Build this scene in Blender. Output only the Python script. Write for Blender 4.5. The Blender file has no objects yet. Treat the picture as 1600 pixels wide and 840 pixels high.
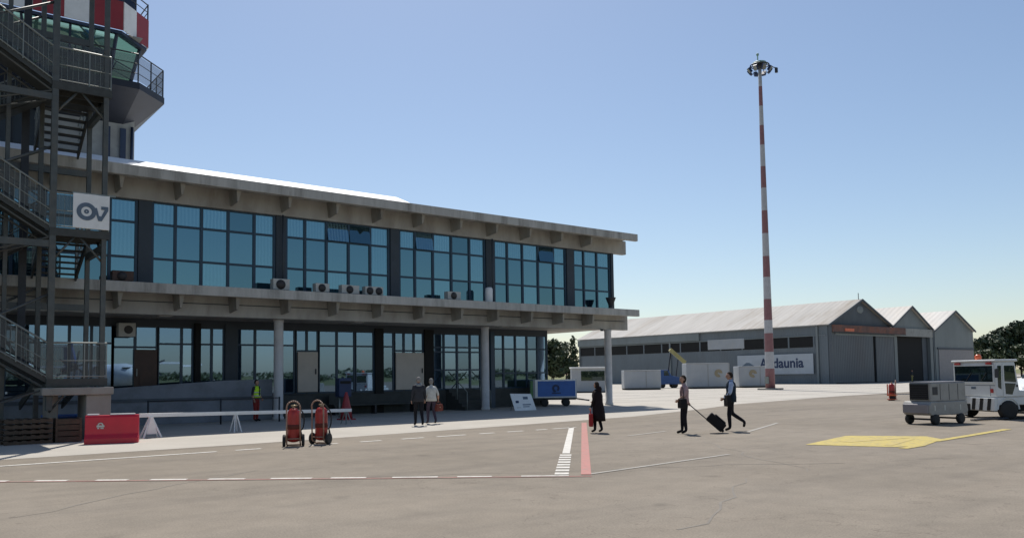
import bpy, bmesh, math, random
from mathutils import Vector, Matrix
R_ = math.radians
rnd = random.Random(7)
C = bpy.context.scene.collection

# ------------------------------------------------------------------ camera, sky, sun, exposure
# Axes: X runs along the terminal front, Y is away from the apron (towards / through the building), Z up.
cam_d = bpy.data.cameras.new("camera"); cam = bpy.data.objects.new("camera", cam_d); C.objects.link(cam)
cam_d.sensor_width = 36; cam_d.lens = 28.8; cam_d.shift_y = 0.0540
cam_d.clip_start = 0.1; cam_d.clip_end = 6000
r = Vector((0.7861897, -0.6178272, -0.0139723)); u = Vector((-0.027582, -0.0576672, 0.997955)); f = Vector((0.6173694, 0.7841964, 0.0623783))
cam.matrix_world = Matrix(((r.x, u.x, -f.x, 0), (r.y, u.y, -f.y, 0), (r.z, u.z, -f.z, 1.75), (0, 0, 0, 1)))
bpy.context.scene.camera = cam
SUN_EL, SUN_AZ = R_(56.5), R_(30)          # sun stands behind the terminal (towards +Y)
world = bpy.data.worlds.new("World"); bpy.context.scene.world = world; world.use_nodes = True
wn = world.node_tree; bg = wn.nodes["Background"]
sky = wn.nodes.new("ShaderNodeTexSky"); sky.sky_type = 'NISHITA'; sky.sun_disc = False
sky.sun_elevation = SUN_EL; sky.sun_rotation = SUN_AZ; sky.altitude = 0; sky.air_density = 1.0; sky.dust_density = 0.65; sky.ozone_density = 1.6
wn.links.new(sky.outputs[0], bg.inputs[0]); bg.inputs[1].default_value = 0.073
sd = bpy.data.lights.new("sun", 'SUN'); sd.energy = 3.3; sd.angle = R_(0.5); sd.color = (1.0, 0.95, 0.88)
sun = bpy.data.objects.new("sun", sd); C.objects.link(sun)
sdir = Vector((math.sin(SUN_AZ) * math.cos(SUN_EL), math.cos(SUN_AZ) * math.cos(SUN_EL), math.sin(SUN_EL)))
sun.rotation_euler = sdir.to_track_quat('Z', 'Y').to_euler()
vs = bpy.context.scene.view_settings
vs.view_transform = 'Standard'; vs.look = 'None'; vs.gamma = 1; vs.exposure = 0.6; vs.use_curve_mapping = False

# ------------------------------------------------------------------ materials
def nn(nt, t, **kw):
    n = nt.nodes.new(t)
    for k, v in kw.items(): setattr(n, k, v)
    return n
def pm(name, col, rough=0.6, metal=0.0, var=0.15, scale=3.0, bump=0.0, bscale=30.0, spec=0.5, stretch=None, dirt=None, dirt_amt=0.0, emit=None):
    m = bpy.data.materials.new(name); m.use_nodes = True; nt = m.node_tree; b = nt.nodes["Principled BSDF"]
    b.inputs["Roughness"].default_value = rough; b.inputs["Metallic"].default_value = metal
    b.inputs["Specular IOR Level"].default_value = spec
    tc = nn(nt, "ShaderNodeTexCoord"); mp = nn(nt, "ShaderNodeMapping")
    if stretch: mp.inputs["Scale"].default_value = stretch
    nt.links.new(tc.outputs["Object"], mp.inputs[0])
    n1 = nn(nt, "ShaderNodeTexNoise"); n1.inputs["Scale"].default_value = scale; n1.inputs["Detail"].default_value = 6; n1.inputs["Roughness"].default_value = .65
    nt.links.new(mp.outputs[0], n1.inputs["Vector"])
    cr = nn(nt, "ShaderNodeValToRGB")
    cr.color_ramp.elements[0].position = .3; cr.color_ramp.elements[1].position = .7
    cr.color_ramp.elements[0].color = tuple(c * (1 - var) for c in col) + (1,)
    cr.color_ramp.elements[1].color = tuple(min(1, c * (1 + var)) for c in col) + (1,)
    nt.links.new(n1.outputs["Fac"], cr.inputs[0]); out = cr.outputs[0]
    if dirt:
        n2 = nn(nt, "ShaderNodeTexNoise"); n2.inputs["Scale"].default_value = scale * .6; n2.inputs["Detail"].default_value = 8; n2.inputs["Roughness"].default_value = .7
        nt.links.new(mp.outputs[0], n2.inputs["Vector"])
        c2 = nn(nt, "ShaderNodeValToRGB"); c2.color_ramp.elements[0].position = .48; c2.color_ramp.elements[1].position = .68
        c2.color_ramp.elements[1].color = (dirt_amt,) * 3 + (1,)
        nt.links.new(n2.outputs["Fac"], c2.inputs[0])
        mx = nn(nt, "ShaderNodeMix", data_type='RGBA'); nt.links.new(c2.outputs[0], mx.inputs[0]); nt.links.new(out, mx.inputs[6])
        mx.inputs[7].default_value = tuple(dirt) + (1,); out = mx.outputs[2]
    nt.links.new(out, b.inputs["Base Color"])
    if bump:
        n3 = nn(nt, "ShaderNodeTexNoise"); n3.inputs["Scale"].default_value = bscale; n3.inputs["Detail"].default_value = 4
        nt.links.new(mp.outputs[0], n3.inputs["Vector"])
        bp = nn(nt, "ShaderNodeBump"); bp.inputs["Strength"].default_value = bump; bp.inputs["Distance"].default_value = .02
        nt.links.new(n3.outputs["Fac"], bp.inputs["Height"]); nt.links.new(bp.outputs[0], b.inputs["Normal"])
    if emit: b.inputs["Emission Color"].default_value = tuple(emit) + (1,); b.inputs["Emission Strength"].default_value = 1
    return m
def corr(name, colr, axis=0, period=.25, rough=.55, metal=.2, var=.12, rust=None, rust_amt=0, depth=.5, st=(1, 1, .35)):
    """corrugated sheet: wave bump along an axis, blotchy wear"""
    m = pm(name, colr, rough, metal, var, .35, 0, dirt=rust, dirt_amt=rust_amt, stretch=st); nt = m.node_tree; b = nt.nodes["Principled BSDF"]
    tc = nn(nt, "ShaderNodeTexCoord"); w = nn(nt, "ShaderNodeTexWave"); w.bands_direction = 'XYZ'[axis]; w.inputs["Scale"].default_value = 1 / period / 3.2
    nt.links.new(tc.outputs["Object"], w.inputs[0]); bp = nn(nt, "ShaderNodeBump"); bp.inputs["Strength"].default_value = depth; bp.inputs["Distance"].default_value = .05
    nt.links.new(w.outputs["Fac"], bp.inputs["Height"]); nt.links.new(bp.outputs[0], b.inputs["Normal"])
    return m
def glass(name, tint, refl, base, blinds=.0, bcol=(.1, .16, .2), see=0.0):
    """coated window glass: sharp tinted reflection over a dark interior, each pane a little different"""
    m = bpy.data.materials.new(name); m.use_nodes = True; nt = m.node_tree; nt.nodes.clear()
    o = nn(nt, "ShaderNodeOutputMaterial"); geo = nn(nt, "ShaderNodeNewGeometry")
    g = nn(nt, "ShaderNodeBsdfGlossy"); g.inputs["Roughness"].default_value = .015; g.inputs["Color"].default_value = tint + (1,)
    d = nn(nt, "ShaderNodeBsdfDiffuse"); d.inputs["Color"].default_value = base + (1,)
    if blinds:
        tc = nn(nt, "ShaderNodeTexCoord"); w = nn(nt, "ShaderNodeTexWave"); w.bands_direction = 'X'; w.inputs["Scale"].default_value = 2.2; w.inputs["Distortion"].default_value = 1.5
        nt.links.new(tc.outputs["Object"], w.inputs[0])
        mr = nn(nt, "ShaderNodeMapRange"); mr.inputs[1].default_value = .45; mr.inputs[2].default_value = .9; mr.inputs[4].default_value = blinds
        nt.links.new(geo.outputs["Random Per Island"], mr.inputs[0])
        ml = nn(nt, "ShaderNodeMath", operation='MULTIPLY'); nt.links.new(w.outputs["Fac"], ml.inputs[0]); nt.links.new(mr.outputs[0], ml.inputs[1])
        mx = nn(nt, "ShaderNodeMix", data_type='RGBA'); mx.inputs[6].default_value = base + (1,); mx.inputs[7].default_value = bcol + (1,)
        nt.links.new(ml.outputs[0], mx.inputs[0]); nt.links.new(mx.outputs[2], d.inputs["Color"])
    under = d.outputs[0]
    if see:
        tr = nn(nt, "ShaderNodeBsdfTransparent"); tr.inputs["Color"].default_value = (.75, .85, .85, 1)
        ms = nn(nt, "ShaderNodeMixShader"); ms.inputs[0].default_value = see; nt.links.new(d.outputs[0], ms.inputs[1]); nt.links.new(tr.outputs[0], ms.inputs[2]); under = ms.outputs[0]
    mr2 = nn(nt, "ShaderNodeMapRange"); mr2.inputs[3].default_value = refl * .72; mr2.inputs[4].default_value = refl * 1.22
    nt.links.new(geo.outputs["Random Per Island"], mr2.inputs[0])
    mix = nn(nt, "ShaderNodeMixShader"); nt.links.new(mr2.outputs[0], mix.inputs[0]); nt.links.new(under, mix.inputs[1]); nt.links.new(g.outputs[0], mix.inputs[2])
    nt.links.new(mix.outputs[0], o.inputs[0]); return m

M = {}
M['concrete'] = pm('bare_concrete', (.30, .285, .25), .9, var=.14, scale=1.2, bump=.25, dirt=(.13, .115, .095), dirt_amt=.55, stretch=(1, 1, .5))
M['fascia'] = pm('fascia_concrete', (.45, .44, .405), .9, var=.14, scale=1.6, bump=.25, dirt=(.16, .15, .13), dirt_amt=.7, stretch=(1.6, 1, .25))
M['soffit'] = pm('soffit_plaster', (.385, .375, .345), .9, var=.15, scale=1.1, bump=.2, dirt=(.20, .175, .15), dirt_amt=.65, stretch=(1, 1, .3))
M['column'] = pm('column_plaster', (.52, .52, .52), .8, var=.08, scale=2, dirt=(.3, .29, .27), dirt_amt=.4)
M['membrane'] = pm('white_roof_membrane', (.85, .85, .83), .6, var=.04, scale=1)
M['mull'] = pm('dark_blue_mullion', (.012, .04, .075), .4, var=.1)
M['panel'] = pm('dark_grey_panel', (.036, .050, .065), .6, var=.12, scale=2)
M['glass_up'] = glass('upper_window_glass', (.36, .64, .74), .40, (.008, .022, .034), 1.0, (.13, .22, .26))
M['glass_gf'] = glass('ground_floor_glass', (.38, .58, .84), .44, (.022, .034, .042), 1.0, (.06, .08, .09), see=.30)
M['glass_dk'] = glass('dark_vehicle_glass', (.5, .6, .6), .16, (.012, .02, .02))
M['glass_cab'] = glass('green_cab_glass', (.42, .75, .70), .42, (.02, .06, .055))
M['basewall'] = pm('dark_base_wall', (.045, .05, .048), .8, var=.2)
M['ramp'] = pm('painted_ramp', (.20, .22, .25), .8, var=.1, scale=1.5, dirt=(.12, .13, .14), dirt_amt=.6)
M['rampband'] = pm('ramp_dark_band', (.09, .105, .12), .8)
M['cream'] = pm('cream_panel', (.50, .45, .39), .7, var=.06, scale=2)
M['brown'] = pm('brown_door', (.055, .022, .012), .5, var=.2)
M['steel'] = pm('galvanised_steel', (.085, .092, .088), .5, .35, .2, 4, dirt=(.13, .11, .085), dirt_amt=.5)
M['steel2'] = pm('worn_light_steel', (.22, .24, .225), .45, .3, .15, 4)
M['darksteel'] = pm('dark_steel', (.035, .038, .045), .5, .3, .2)
M['bluesteel'] = pm('dark_blue_steel', (.02, .035, .075), .45, .1, .2)
M['tower'] = pm('tower_concrete', (.33, .34, .33), .85, var=.15, scale=1.2, dirt=(.2, .2, .19), dirt_amt=.5)
M['red'] = pm('parapet_red', (.27, .022, .03), .55, var=.15, scale=2, dirt=(.22, .04, .04), dirt_amt=.5)
M['white'] = pm('white_paint', (.78, .78, .76), .5, var=.05, scale=2, dirt=(.5, .5, .47), dirt_amt=.35)
M['plasticred'] = pm('red_plastic', (.55, .012, .032), .35, var=.08, scale=3, dirt=(.45, .03, .03), dirt_amt=.4)
M['extred'] = pm('extinguisher_red', (.38, .028, .022), .35, var=.2, scale=6, dirt=(.2, .03, .02), dirt_amt=.6)
M['conered'] = pm('cone_red', (.30, .03, .035), .5, var=.15)
M['black'] = pm('black_rubber', (.018, .018, .018), .75, var=.2)
M['hub'] = pm('wheel_hub', (.35, .35, .34), .5, .3)
M['frame_tan'] = pm('tan_painted_tube', (.33, .20, .14), .5, var=.25, scale=5); M['brass'] = pm('dull_brass', (.35, .27, .16), .4, .5)
M['ac'] = pm('air_conditioner_white', (.45, .45, .42), .5, var=.06, dirt=(.35, .33, .28), dirt_amt=.4)
M['acdark'] = pm('fan_dark', (.03, .026, .026), .6)
M['asphalt_patch'] = pm('crack_sealant', (.172, .152, .125), .8, var=.2)
M['blueposter'] = pm('blue_poster', (.035, .13, .42), .45, var=.18, scale=1.2)
M['navy'] = pm('navy_paint', (.012, .03, .09), .5)
M['darklogo'] = pm('dark_logo', (.10, .14, .19), .5)
M['hgrey'] = corr('hangar_sheet', (.145, .17, .19), 1, .3, rust=(.12, .125, .13), rust_amt=.5)
M['hgrey_x'] = corr('hangar_door_sheet', (.10, .115, .13), 0, .45, rust=(.09, .09, .10), rust_amt=.7)
M['hdark'] = pm('hangar_gable_dark', (.085, .10, .115), .7, var=.15, scale=.5)
M['hlight'] = corr('hangar_gable_light', (.20, .225, .23), 0, .4, rust=(.15, .16, .16), rust_amt=.5)
M['hroof'] = corr('hangar_roof_sheet', (.385, .37, .345), 1, .9, rough=.8, metal=0, rust=(.24, .20, .155), rust_amt=.8, st=(.25, 1.2, .25))
M['hroof2'] = corr('hangar_roof_pale', (.56, .54, .50), 1, .9, rough=.8, metal=0, rust=(.5, .42, .34), rust_amt=.4, st=(.25, 1.2, .25))
M['rust'] = pm('rusty_band', (.15, .085, .07), .8, var=.35, scale=1.2, dirt=(.30, .10, .05), dirt_amt=.7)
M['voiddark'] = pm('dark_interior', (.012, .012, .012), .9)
M['wood'] = pm('weathered_pallet_wood', (.075, .052, .034), .85, var=.3, scale=5)
M['trunk'] = pm('bark', (.07, .05, .035), .9, var=.3, scale=6)
M['leaf'] = pm('dark_leaves', (.035, .055, .022), .6, var=.45, scale=.8)
M['leaf2'] = pm('mid_leaves', (.055, .075, .028), .6, var=.45, scale=.8)
M['gpu'] = pm('grey_machine_paint', (.29, .29, .275), .5, .1, .1, 3, dirt=(.18, .175, .165), dirt_amt=.6)
M['gpu2'] = pm('mauve_grey_paint', (.24, .225, .235), .5, .1, .1, 3)
M['truck'] = pm('white_vehicle_paint', (.66, .68, .67), .35, var=.05, scale=2, dirt=(.45, .46, .44), dirt_amt=.4)
M['orange'] = pm('orange_lamp', (.65, .12, .04), .3)
M['lampred'] = pm('red_lamp', (.45, .03, .03), .3)
M['container'] = pm('white_container', (.36, .38, .40), .55, var=.08, scale=.8, dirt=(.40, .40, .38), dirt_amt=.5)
M['brownlogo'] = pm('faded_brown_emblem', (.30, .25, .16), .7)
M['yellow'] = pm('yellow_boom', (.36, .31, .12), .5)
M['bluecloth'] = pm('blue_machine', (.03, .08, .22), .6)
M['green'] = pm('green_panel', (.10, .22, .09), .6)
M['lightgreen'] = pm('mast_head_green', (.24, .40, .34), .5)

# people materials
def cloth(n, c): M[n] = pm(n, c, .85, var=.18, scale=9, spec=.2)
for n, c in dict(skin=(.42, .25, .18), hair=(.025, .018, .014), greyhair=(.22, .21, .20), hivis=(.50, .80, .04), redtrous=(.22, .03, .025), dark_jacket=(.035, .037, .045),
                 shirt_white=(.50, .50, .47), trous_black=(.012, .012, .016), trous_mauve=(.06, .045, .065), pink_shirt=(.40, .27, .26), blue_shirt=(.38, .46, .62), navy_vest=(.015, .028, .045),
                 coat_black=(.016, .010, .011), red_bag=(.30, .03, .03), brown_bag=(.14, .04, .03), shoe=(.012, .011, .010), black_bag=(.016, .015, .016), scarf=(.22, .24, .26), khaki=(.30, .27, .10), greyband=(.55, .55, .5)).items(): cloth(n, c)

# ------------------------------------------------------------------ mesh helpers
class MB:
    def __init__(s): s.bm = bmesh.new(); s.mats = []
    def mi(s, m):
        if m not in s.mats: s.mats.append(m)
        return s.mats.index(m)
    def face(s, vs, m=None, smooth=False):
        fc = s.bm.faces.new([s.bm.verts.new(v) for v in vs])
        if m is not None: fc.material_index = s.mi(m)
        fc.smooth = smooth; return fc
    def box(s, x0, x1, y0, y1, z0, z1, m=None, rot=None, org=(0, 0, 0)):
        vs = [Vector((x, y, z)) for x in (x0, x1) for y in (y0, y1) for z in (z0, z1)]
        if rot: vs = [rot @ v for v in vs]
        bv = [s.bm.verts.new(v + Vector(org)) for v in vs]
        for q in ((0, 1, 3, 2), (4, 6, 7, 5), (0, 4, 5, 1), (2, 3, 7, 6), (0, 2, 6, 4), (1, 5, 7, 3)):
            fc = s.bm.faces.new([bv[i] for i in q])
            if m is not None: fc.material_index = s.mi(m)
        return s
    def prism(s, poly, a0, a1, axis='y', m=None):
        """poly of 2D points extruded along axis"""
        def mk(p, a):
            return {'x': (a, p[0], p[1]), 'y': (p[0], a, p[1]), 'z': (p[0], p[1], a)}[axis]
        A = [s.bm.verts.new(mk(p, a0)) for p in poly]; B = [s.bm.verts.new(mk(p, a1)) for p in poly]
        k = s.mi(m) if m is not None else 0; n = len(poly)
        fs = [s.bm.faces.new(A), s.bm.faces.new(B[::-1])] + [s.bm.faces.new((A[i], B[i], B[(i + 1) % n], A[(i + 1) % n])) for i in range(n)]
        for fc in fs: fc.material_index = k
        return s
    def tube(s, p, q, r0, r1=None, n=10, m=None, caps=True):
        p, q = Vector(p), Vector(q); r1 = r0 if r1 is None else r1; d = (q - p)
        if d.length < 1e-6: return s
        d.normalize(); a = d.orthogonal().normalized(); b = d.cross(a); k = s.mi(m) if m is not None else 0
        A = [s.bm.verts.new(p + (a * math.cos(2 * math.pi * i / n) + b * math.sin(2 * math.pi * i / n)) * r0) for i in range(n)]
        B = [s.bm.verts.new(q + (a * math.cos(2 * math.pi * i / n) + b * math.sin(2 * math.pi * i / n)) * r1) for i in range(n)]
        for i in range(n):
            fc = s.bm.faces.new((A[i], A[(i + 1) % n], B[(i + 1) % n], B[i])); fc.smooth = n > 6; fc.material_index = k
        if caps:
            for fc in (s.bm.faces.new(A[::-1]), s.bm.faces.new(B)): fc.material_index = k
        return s
    def path(s, pts, r, n=8, m=None):
        for a, b in zip(pts, pts[1:]): s.tube(a, b, r, n=n, m=m)
        return s
    def lathe(s, prof, org=(0, 0, 0), n=20, m=None, axis='z', mats=None):
        rings = []
        for rr, z in prof:
            ring = []
            for i in range(n):
                a = 2 * math.pi * i / n
                v = {'z': (rr * math.cos(a), rr * math.sin(a), z), 'y': (rr * math.cos(a), z, rr * math.sin(a)), 'x': (z, rr * math.cos(a), rr * math.sin(a))}[axis]
                ring.append(s.bm.verts.new(Vector(v) + Vector(org)))
            rings.append(ring)
        for j, (A, B) in enumerate(zip(rings, rings[1:])):
            mm = mats[j] if mats else m
            for i in range(n):
                fc = s.bm.faces.new((A[i], A[(i + 1) % n], B[(i + 1) % n], B[i])); fc.smooth = True
                if mm is not None: fc.material_index = s.mi(mm)
        for rg in (rings[0][::-1], rings[-1]):
            fc = s.bm.faces.new(rg)
            if m is not None: fc.material_index = s.mi(m)
        return s
    def ell(s, c, rx, ry, rz, m=None, rot=None, seg=14, fn=None):
        k = s.mi(m) if m is not None else 0
        ret = bmesh.ops.create_uvsphere(s.bm, u_segments=seg, v_segments=max(8, seg * 2 // 3), radius=1)
        fs = set()
        for v in ret['verts']:
            co = Vector((v.co.x * rx, v.co.y * ry, v.co.z * rz))
            if fn: co = fn(co, v.co.copy())
            if rot: co = rot @ co
            v.co = co + Vector(c)
            for fc in v.link_faces: fs.add(fc)
        for fc in fs: fc.smooth = True; fc.material_index = k
        return s
    def build(s, name, mat=None, parent=None, bevel=0, loc=None):
        me = bpy.data.meshes.new(name)
        bmesh.ops.recalc_face_normals(s.bm, faces=s.bm.faces)
        s.bm.to_mesh(me); s.bm.free()
        for m in (s.mats or [mat]): me.materials.append(M[m] if isinstance(m, str) else m)
        o = bpy.data.objects.new(name, me); C.objects.link(o)
        if parent: o.parent = parent
        if loc: o.location = loc
        if bevel:
            bv = o.modifiers.new("bevel", 'BEVEL'); bv.width = bevel; bv.segments = 2; bv.limit_method = 'ANGLE'; bv.angle_limit = R_(40)
        return o
def tag(o, label=None, cat=None, group=None, kind=None):
    if label: o['label'] = label
    if cat: o['category'] = cat
    if group: o['group'] = group
    if kind: o['kind'] = kind
    return o
def empty(name, loc=(0, 0, 0), rz=0, label=None, cat=None, group=None):
    o = bpy.data.objects.new(name, None); C.objects.link(o); o.location = loc; o.rotation_euler = (0, 0, rz)
    return tag(o, label, cat, group)
def copy_tree(o, parent=None):
    c = o.copy(); C.objects.link(c)
    if parent: c.parent = parent
    for ch in [x for x in bpy.data.objects if x.parent == o]: copy_tree(ch, c)
    return c
def text_mesh(name, txt, size, mat, parent=None, loc=(0, 0, 0), rot=(0, 0, 0), offset=.0, extrude=.01, shear=0, xs=1.0):
    cu = bpy.data.curves.new(name, 'FONT'); cu.body = txt; cu.size = size; cu.offset = offset; cu.extrude = extrude; cu.shear = shear; cu.align_x = 'LEFT'
    t = bpy.data.objects.new(name + '_t', cu); C.objects.link(t)
    dg = bpy.context.evaluated_depsgraph_get(); me = bpy.data.meshes.new_from_object(t.evaluated_get(dg))
    bpy.data.objects.remove(t); me.materials.clear(); me.materials.append(M[mat]); me.name = name
    o = bpy.data.objects.new(name, me); C.objects.link(o); o.parent = parent; o.location = loc; o.rotation_euler = rot; o.scale = (xs, 1, 1)
    return o

# ------------------------------------------------------------------ ground
def asphalt_mat():
    m = bpy.data.materials.new('asphalt'); m.use_nodes = True; nt = m.node_tree; b = nt.nodes["Principled BSDF"]; b.inputs["Roughness"].default_value = .9
    b.inputs["Specular IOR Level"].default_value = .25
    tc = nn(nt, "ShaderNodeTexCoord")
    def noise(sc, det, vec=None, rough=.6):
        n = nn(nt, "ShaderNodeTexNoise"); n.inputs["Scale"].default_value = sc; n.inputs["Detail"].default_value = det; n.inputs["Roughness"].default_value = rough
        nt.links.new(vec or tc.outputs["Object"], n.inputs["Vector"]); return n.outputs["Fac"]
    def ramp(fac, stops):
        c = nn(nt, "ShaderNodeValToRGB"); e = c.color_ramp.elements
        e[0].position, e[0].color = stops[0][0], stops[0][1] + (1,); e[1].position, e[1].color = stops[-1][0], stops[-1][1] + (1,)
        for p, cc in stops[1:-1]:
            x = e.new(p); x.color = cc + (1,)
        nt.links.new(fac, c.inputs[0]); return c.outputs[0]
    def mul(a, bb, f=1.0):
        x = nn(nt, "ShaderNodeMix", data_type='RGBA', blend_type='MULTIPLY'); x.inputs[0].default_value = f; nt.links.new(a, x.inputs[6]); nt.links.new(bb, x.inputs[7]); return x.outputs[2]
    base = ramp(noise(.11, 5), [(.3, (.198, .170, .134)), (.5, (.228, .197, .157)), (.72, (.252, .219, .176))])
    mid = ramp(noise(1.3, 6, rough=.7), [(.28, (.84, .84, .84)), (.7, (1.09, 1.09, 1.09))])
    fine = ramp(noise(38, 3, rough=.8), [(.3, (.74, .74, .74)), (.72, (1.22, 1.22, 1.22))])
    out = mul(mul(base, mid), fine)
    # rubber smears, long in one direction
    mp = nn(nt, "ShaderNodeMapping"); mp.inputs["Rotation"].default_value = (0, 0, R_(-38)); mp.inputs["Scale"].default_value = (.12, 1.6, 1)
    nt.links.new(tc.outputs["Object"], mp.inputs[0])
    out = mul(out, ramp(noise(.55, 4, mp.outputs[0]), [(.28, (.84, .84, .85)), (.48, (1, 1, 1)), (.75, (1.06, 1.05, 1.04))]))
    # oil spots
    out = mul(out, ramp(noise(.75, 2), [(.20, (.62, .62, .62)), (.33, (1, 1, 1)), (.8, (1, 1, 1))]))
    # fine cracks
    vo = nn(nt, "ShaderNodeTexVoronoi"); vo.feature = 'DISTANCE_TO_EDGE'; vo.inputs["Scale"].default_value = .16
    mx = nn(nt, "ShaderNodeMix", data_type='VECTOR'); mx.inputs[0].default_value = .18
    nv = nn(nt, "ShaderNodeTexNoise"); nv.inputs["Scale"].default_value = .9; nv.inputs["Detail"].default_value = 4; nt.links.new(tc.outputs["Object"], nv.inputs["Vector"])
    sc = nn(nt, "ShaderNodeVectorMath", operation='SCALE'); sc.inputs[3].default_value = 8; nt.links.new(nv.outputs["Color"], sc.inputs[0])
    ad = nn(nt, "ShaderNodeVectorMath", operation='ADD'); nt.links.new(tc.outputs["Object"], ad.inputs[0]); nt.links.new(sc.outputs[0], ad.inputs[1])
    nt.links.new(ad.outputs[0], vo.inputs["Vector"])
    out = mul(out, ramp(vo.outputs["Distance"], [(0, (.76, .75, .74)), (.006, (1, 1, 1)), (1, (1, 1, 1))]))
    nt.links.new(out, b.inputs["Base Color"])
    bp = nn(nt, "ShaderNodeBump"); bp.inputs["Strength"].default_value = .25; bp.inputs["Distance"].default_value = .01
    nt.links.new(noise(60, 3), bp.inputs["Height"]); nt.links.new(bp.outputs[0], b.inputs["Normal"])
    return m
M['asphalt'] = asphalt_mat()
M['slab'] = pm('pale_concrete_slabs', (.415, .385, .335), .9, var=.10, scale=.35, bump=.1, bscale=40, dirt=(.36, .335, .29), dirt_amt=.55)
M['dirtgrass'] = pm('dry_grass_field', (.13, .135, .045), .95, var=.35, scale=.05)
def paint(n, c, wear=.55):
    m = pm(n, c, .8, var=.12, scale=9, dirt=(.21, .19, .16), dirt_amt=wear); M[n] = m
paint('line_white', (.60, .58, .53), .5); paint('line_white_faint', (.33, .31, .275), .6); paint('line_red', (.40, .165, .14), .6); paint('line_red_faint', (.30, .145, .12), .8)
paint('line_yellow', (.47, .37, .09), .75); paint('line_yellow2', (.46, .36, .11), .6)

g = MB(); g.face([(-2500, -2500, -.03), (2500, -2500, -.03), (2500, 2500, -.03), (-2500, 2500, -.03)]); tag(g.build('ground', 'dirtgrass'), kind='structure')
g = MB(); g.face([(-200, -110, 0), (330, -110, 0), (330, 170, 0), (-200, 170, 0)]); tag(g.build('apron', 'asphalt'), kind='structure')
g = MB()
poly = [(-60, 21.6), (8, 22.0), (16, 22.6), (25, 23.6), (32, 25.8), (38, 28.2), (53, 31.0), (76, 33.2), (130, 36), (240, 40), (240, 150), (-60, 150)]
g.face([(x, y, .004) for x, y in poly]); tag(g.build('concrete_apron', 'slab'), kind='structure')
# a pale wash strip where the apron is renewed beyond the terminal end, and joints between slabs
j = MB()
for y in (30.5, 36, 41.5, 47, 52.5): j.box(36 if y < 33 else -20, 150, y, y + .06, .0065, .0085)
for x in range(40, 150, 8): j.box(x, x + .05, 33.5, 60, .0085, .0105)
tag(j.build('paving_joint', 'asphalt_patch'), kind='structure')

q = random.Random(21); j = MB()
for (x, y), a0, n in (((6.5, 13.5), -30, 18), ((13, 8.2), 48, 12), ((1.5, 12.5), 40, 10), ((7.2, 6.2), 20, 9)):
    w0 = None
    for k in range(n):   # hand-poured sealant along meandering cracks
        a1 = R_(a0 + q.uniform(-22, 22)); x1, y1 = x + .55 * math.cos(a1), y + .55 * math.sin(a1); w = q.uniform(.008, .022); nx, ny = -math.sin(a1), math.cos(a1)
        A = w0 or ((x + nx * w, y + ny * w), (x - nx * w, y - ny * w)); B = ((x1 + nx * w, y1 + ny * w), (x1 - nx * w, y1 - ny * w))
        j.face([(*A[0], .003), (*A[1], .003), (*B[1], .003), (*B[0], .003)]); w0 = B; x, y = x1, y1
tag(j.build('sealed_crack', 'asphalt_patch'), kind='structure')
def line_quad(mb, p, q, w, z=.008):
    p, q = Vector(p + (0,)), Vector(q + (0,)); d = (q - p).normalized(); n = Vector((-d.y, d.x, 0)) * w / 2
    mb.face([(*(p + n).xy, z), (*(p - n).xy, z), (*(q - n).xy, z), (*(q + n).xy, z)])
def seg(p, q, t0, t1):
    return (p[0] + (q[0] - p[0]) * t0, p[1] + (q[1] - p[1]) * t0), (p[0] + (q[0] - p[0]) * t1, p[1] + (q[1] - p[1]) * t1)
a, b_ = (1.92, 17.24), (9.58, 10.72)
mb = MB()
for x0, x1 in [(-1.2, -.6), (-.1, .5), (1.0, 1.5), (1.7, 2.02), (2.4, 2.85), (3.24, 3.68), (3.99, 4.49), (4.78, 5.28), (5.63, 6.19), (6.44, 6.92), (7.27, 7.88), (8.14, 8.6), (8.99, 9.62)]:
    line_quad(mb, *seg(a, b_, (x0 - 1.92) / 7.66, (x1 - 1.92) / 7.66), .15)
tag(mb.build('white_dashed_line', 'line_white'), kind='structure')
mb = MB(); o_ = .13
line_quad(mb, (a[0] - 4 - .65 * o_, a[1] + 3.4 - .76 * o_), (9.95 - .65 * o_, 10.42 - .76 * o_ + .05), .10); tag(mb.build('faded_red_line', 'line_red_faint'), kind='structure')
l0, l1 = (9.66, 10.92), (18.49, 20.36)
mb = MB()
line_quad(mb, *seg(l0, l1, .30, 1.0), .17)
for k in range(8): t = k * .037; line_quad(mb, *seg(l0, l1, t, t + .022), .25)
tag(mb.build('white_ladder_line', 'line_white'), kind='structure')
mb = MB(); line_quad(mb, (9.95, 10.6), (20.6, 22.0), .18, .010); tag(mb.build('red_line', 'line_red'), kind='structure')
mb = MB(); line_quad(mb, (-12, 20.3), (6.76, 20.3), .16)
for x0, x1 in [(7.22, 7.87), (9.16, 9.98), (10.65, 11.3), (11.95, 12.69), (13.13, 14.15), (14.67, 15.23), (15.73, 16.37), (16.89, 17.35), (17.6, 18.62)]: line_quad(mb, (x0, 20.3), (x1, 20.3), .16)
tag(mb.build('white_edge_line', 'line_white'), kind='structure')
mb = MB(); line_quad(mb, (10.04, 10.62), (14.59, 11.06), .10); line_quad(mb, (20.41, 14.8), (24.63, 16.62), .12); line_quad(mb, (17.0, 16.35), (19.09, 16.79), .12)
tag(mb.build('thin_white_line', 'line_white_faint'), kind='structure')
mb = MB()
mb.face([(x, y, .008) for x, y in [(17.71, 11.21), (20.87, 11.97), (21.98, 10.34), (21.3, 9.62), (19.36, 9.14), (18.46, 9.42)]])
line_quad(mb, (18.25, 9.13), (19.3, 9.2), .22, .0105); line_quad(mb, (20.6, 9.5), (26.0, 9.9), .22, .0105)
tag(mb.build('yellow_marking', 'line_yellow'), kind='structure')
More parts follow.
